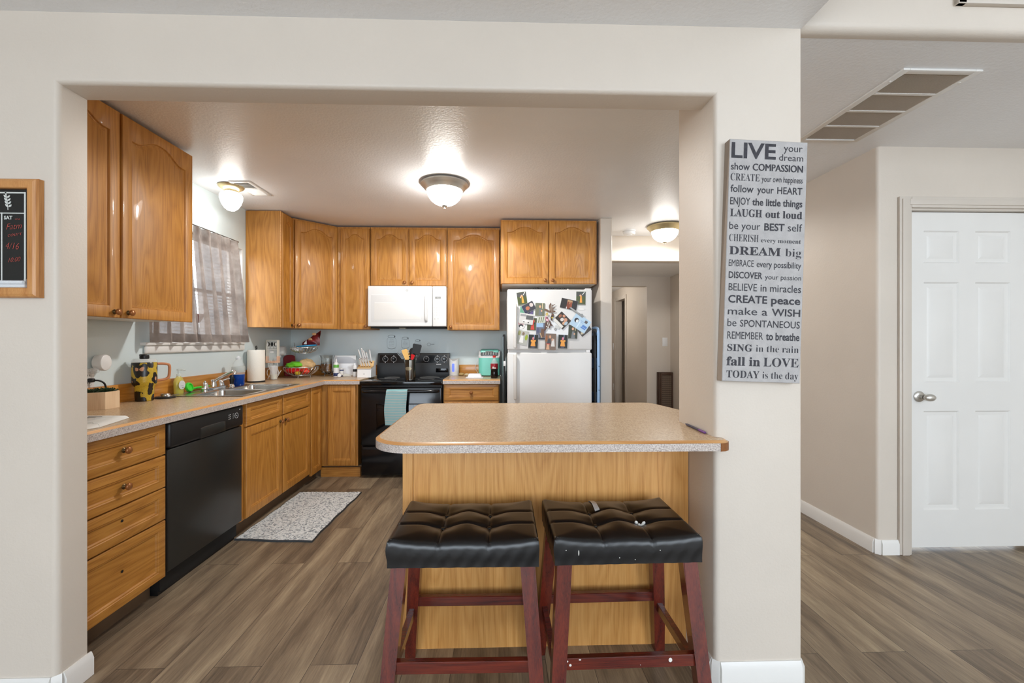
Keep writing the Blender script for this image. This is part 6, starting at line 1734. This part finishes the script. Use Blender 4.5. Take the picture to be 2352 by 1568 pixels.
photo('photo of a couple at the bottom middle of the freezer door', 876, 1305, 268, 400, 2, 5, (122, 104, 92), [('t', (74, 74, 78), -.25, .05, .36, .3), ('e', (206, 156, 126), -.1, .6, .2, .18), ('r', (196, 62, 52), -.4, -.27, .34, .06), ('t', SK, -.45, -.6, .3, .32), ('t', (216, 214, 212), .45, -.1, .34, .45), ('e', (206, 160, 136), .35, .28, .18, .14), ('e', (150, 96, 60), -.75, .4, .2, .4)])
photo('photo of a child in grey with a bat at the right of the freezer door', 1416, 1070, 228, 340, 3, 5, (58, 62, 48), [('t', GY, .05, -.4, .42, .5), ('e', SK, -.05, .45, .24, .2), ('r', (226, 206, 160), .45, .5, .06, .32), ('e', SK, .3, -.25, .16, .12), ('r', (126, 128, 126), 0, -.92, .9, .05)])
photo('dark photo of two brown horses at the upper right of the freezer door', 1322, 402, 408, 242, 12, 2, (46, 42, 42), [('r', (184, 146, 108), .05, .45, .3, .4), ('t', (126, 62, 40), -.1, -.2, .2, .7), ('t', (146, 76, 50), .22, -.1, .18, .6), ('r', (214, 214, 216), -.22, -.75, .05, .2)])
photo('small dark photo behind the light blue certificate', 1690, 1010, 300, 220, -38, 3, (66, 62, 58), [('e', (190, 184, 160), -.5, -.3, .4, .3)])
photo('light blue certificate with a round emblem at the right of the freezer door', 1592, 852, 430, 330, 33, 6, (178, 206, 228), [('e', (44, 42, 48), -.52, .05, .26, .34), ('e', (222, 228, 232), -.42, 0, .14, .24), ('r', (84, 130, 200), .62, -.15, .28, .16), ('r', (84, 130, 200), .56, -.45, .3, .1), ('r', (206, 228, 244), -.1, -.3, .06, .55), ('r', (90, 84, 86), .5, .55, .16, .2), ('r', (150, 180, 214), .1, .35, .2, .06), ('r', (150, 180, 214), .1, .15, .2, .05)], 'certificate', 'card')
photo('long grey clip magnet across the horse photo', 1500, 595, 400, 105, 33, 7, (150, 152, 152), [('r', (176, 178, 176), -.3, .25, .6, .14)], 'clip_magnet', 'magnet', outline=[(-1, -.1), (-.92, .6), (.5, .45), (.72, 1), (1, .2), (.95, -.7), (.45, -.6)], border=(138, 142, 144), grp=None)
photo('brown striped animal magnet at the top middle of the freezer door', 912, 500, 190, 270, 4, 5, (112, 84, 66), [('r', (206, 200, 192), -.25, .1, .06, .5), ('r', (190, 180, 170), .02, -.1, .05, .5)], 'magnet', 'magnet', border=(108, 82, 66), outline=[(-.75, .6), (-.35, 1), (-.2, .7), (-.3, .45), (.05, .55), (.75, .82), (.7, .68), (.1, .4), (.15, .1), (.8, .22), (.85, .1), (.3, -.05), (.4, -.45), (.95, -.4), (.9, -.58), (.3, -.75), (-.55, -.8), (-.6, -.2), (-.8, .2)], grp=None)
photo('brown tail-shaped animal magnet left of the striped animal magnet', 790, 545, 130, 80, 10, 4, (116, 88, 70), [], 'magnet', 'magnet', border=(116, 88, 70), outline=[(-1, .7), (.2, .5), (1, -.2), (.9, -.9), (-.9, -.3)], grp=None)
photo('brown and white zebra magnet in the middle of the freezer door', 800, 920, 260, 240, -30, 6, (84, 62, 52), [('/', (226, 226, 222), .2, .1, .16, .5), ('/', (226, 226, 222), .5, .2, .14, .45), ('b', (226, 226, 222), -.1, -.2, .2, .3)], 'magnet', 'magnet', border=(92, 68, 58), outline=[(-1, -.5), (-.5, .1), (0, .8), (.4, 1), (.95, .6), (.8, 0), (.95, -.6), (.5, -.35), (.2, -.7), (-.2, -.3), (-.7, -.6)], grp=None)
photo('yellow jewelled magnet in the middle of the freezer door', 790, 640, 70, 90, 20, 7, (196, 166, 60), [('e', (232, 220, 180), 0, 0, .4, .4)], 'magnet', 'magnet', border=(190, 160, 50), outline=[(math.cos(i * PI / 8) * (1 if i % 2 else .7), math.sin(i * PI / 8) * (1 if i % 2 else .7)) for i in range(16)], grp=None)
photo('pink and black beetle magnet above the zebra magnet', 790, 755, 90, 130, -25, 7, (200, 120, 140), [('e', (52, 44, 50), .3, .3, .4, .3), ('e', (224, 200, 206), -.2, -.3, .4, .4)], 'magnet', 'magnet', border=(196, 130, 146), outline=[(math.cos(i * PI / 8) * .85, math.sin(i * PI / 8)) for i in range(16)], grp=None)
photo('brown and yellow figurine magnet right of the beetle magnet', 915, 705, 80, 190, 12, 6, (84, 60, 44), [('e', (206, 186, 60), .2, -.2, .5, .18), ('e', (120, 80, 56), 0, .6, .5, .2)], 'magnet', 'magnet', border=(76, 56, 42), outline=[(-.5, 1), (.6, .8), (.9, .1), (.4, -.4), (.7, -1), (-.4, -.9), (-.9, -.2), (-.6, .4)], grp=None)
photo('small grey clip magnet on the white paper sheet', 1045, 950, 115, 75, 14, 3, (198, 202, 202), [], 'clip_magnet', 'magnet', border=(190, 194, 196), grp=None)
photo('round grey ring magnet below the small clip magnet', 995, 1000, 50, 60, 0, 3, (128, 128, 130), [('e', (206, 208, 210), 0, 0, .5, .5)], 'ring_magnet', 'magnet', border=(110, 110, 112), outline=[(math.cos(i * PI / 10), math.sin(i * PI / 10)) for i in range(20)], grp=None)
photo('faint grey oval print below the top right photo', 1620, 512, 190, 60, 3, 0, (206, 206, 204), [('e', (228, 228, 226), 0, 0, .85, .75)], 'magnet', 'magnet', border=(210, 210, 208), outline=[(math.cos(i * PI / 14), math.sin(i * PI / 14)) for i in range(28)], grp=None)

# ------------------------------------------------------------ window sill, hall, island
RG = plain('dark_red_glass', (104, 20, 26), .15, coat=.4)
t = thing('red_goblet', 'dark red goblet on the sill seen between the curtains', 'goblet', (-2.2, 3.19, 1.242))
MB().lathe([(.03, 0), (.03, .003), (.005, .008), (.005, .14)], (-2.2, 3.19, 1.2425), 20).build('stem', 'blackm', t, 50)
MB().lathe([(.006, .138), (.02, .15), (.036, .18), (.045, .205), (.042, .205), (.03, .18), (0, .16)], (-2.2, 3.19, 1.2425), 24).build('cup', RG, t, 50)

plate('light_switch', 'white light switch on the far hallway wall above the wicker screen', 'light switch', (2.236, 5.699, 1.241), (0, -1, 0))
plate('light_switch', 'white light switch on the corridor wall beyond the doorway', 'light switch', (1.999, 7.42, 1.16), (-1, 0, 0))
plate('wall_outlet', 'white outlet low on the corridor wall beyond the doorway', 'outlet', (1.999, 7.4, .46), (-1, 0, 0), toggle=False)
m, n, l, b = newmat('dark_wicker')
mp = coords(n, l, (1, 1, 1), False)
ck = n.new('ShaderNodeTexChecker'); ck.inputs['Scale'].default_value = 52
rt = n.new('ShaderNodeMapping'); rt.inputs['Rotation'].default_value = (0, R(45), 0); l.new(mp.outputs[0], rt.inputs['Vector']); l.new(rt.outputs[0], ck.inputs['Vector'])
ck.inputs['Color1'].default_value = lin(72, 56, 44); ck.inputs['Color2'].default_value = lin(112, 94, 78)
l.new(ck.outputs['Color'], b.inputs['Base Color']); b.inputs['Roughness'].default_value = .6; bump(n, l, b, ck.outputs['Fac'], .8, .006)
t = thing('wicker_screen', 'folded dark wicker screen standing in the far hallway corner', 'screen', (2.215, 5.64, 0))
DB = plain('dark_brown_cane', (74, 50, 34), .5, vary=.2)
for i in range(3):
    y0 = 5.60 + i * .030; x0 = 2.118 + (2 - i) * .012
    fr = MB().box(x0, x0 + .018, y0, y0 + .022, 0, .838, .003).box(2.288, 2.306, y0, y0 + .022, 0, .838, .003).box(x0 + .018, 2.288, y0, y0 + .022, .80, .838, .003).box(x0 + .018, 2.288, y0, y0 + .022, .02, .06, .003)
    pa = fr.build('folded_panel', DB, t, 30)
    MB().box(x0 + .018, 2.288, y0 + .007, y0 + .015, .06, .80).build('woven_infill', m, pa, 0)

t = thing('pen', 'purple and black ballpoint pen lying on the counter against the pier', 'pen', (.778, 1.68, .898))
pd = (Vector((.7795, 1.765, .9030)), Vector((.7775, 1.590, .9030)))
MB().tube([pd[0], pd[0].lerp(pd[1], .1), pd[0].lerp(pd[1], .72)], [.002, .0044, .0044], 10).build('barrel', plain('navy_pen', (58, 58, 84), .35), t, 50)
MB().tube([pd[0].lerp(pd[1], .72), pd[0].lerp(pd[1], .96), pd[1]], [.0047, .0047, .0035], 10).build('cap', plain('purple_pen_cap', (112, 66, 140), .35), t, 50)
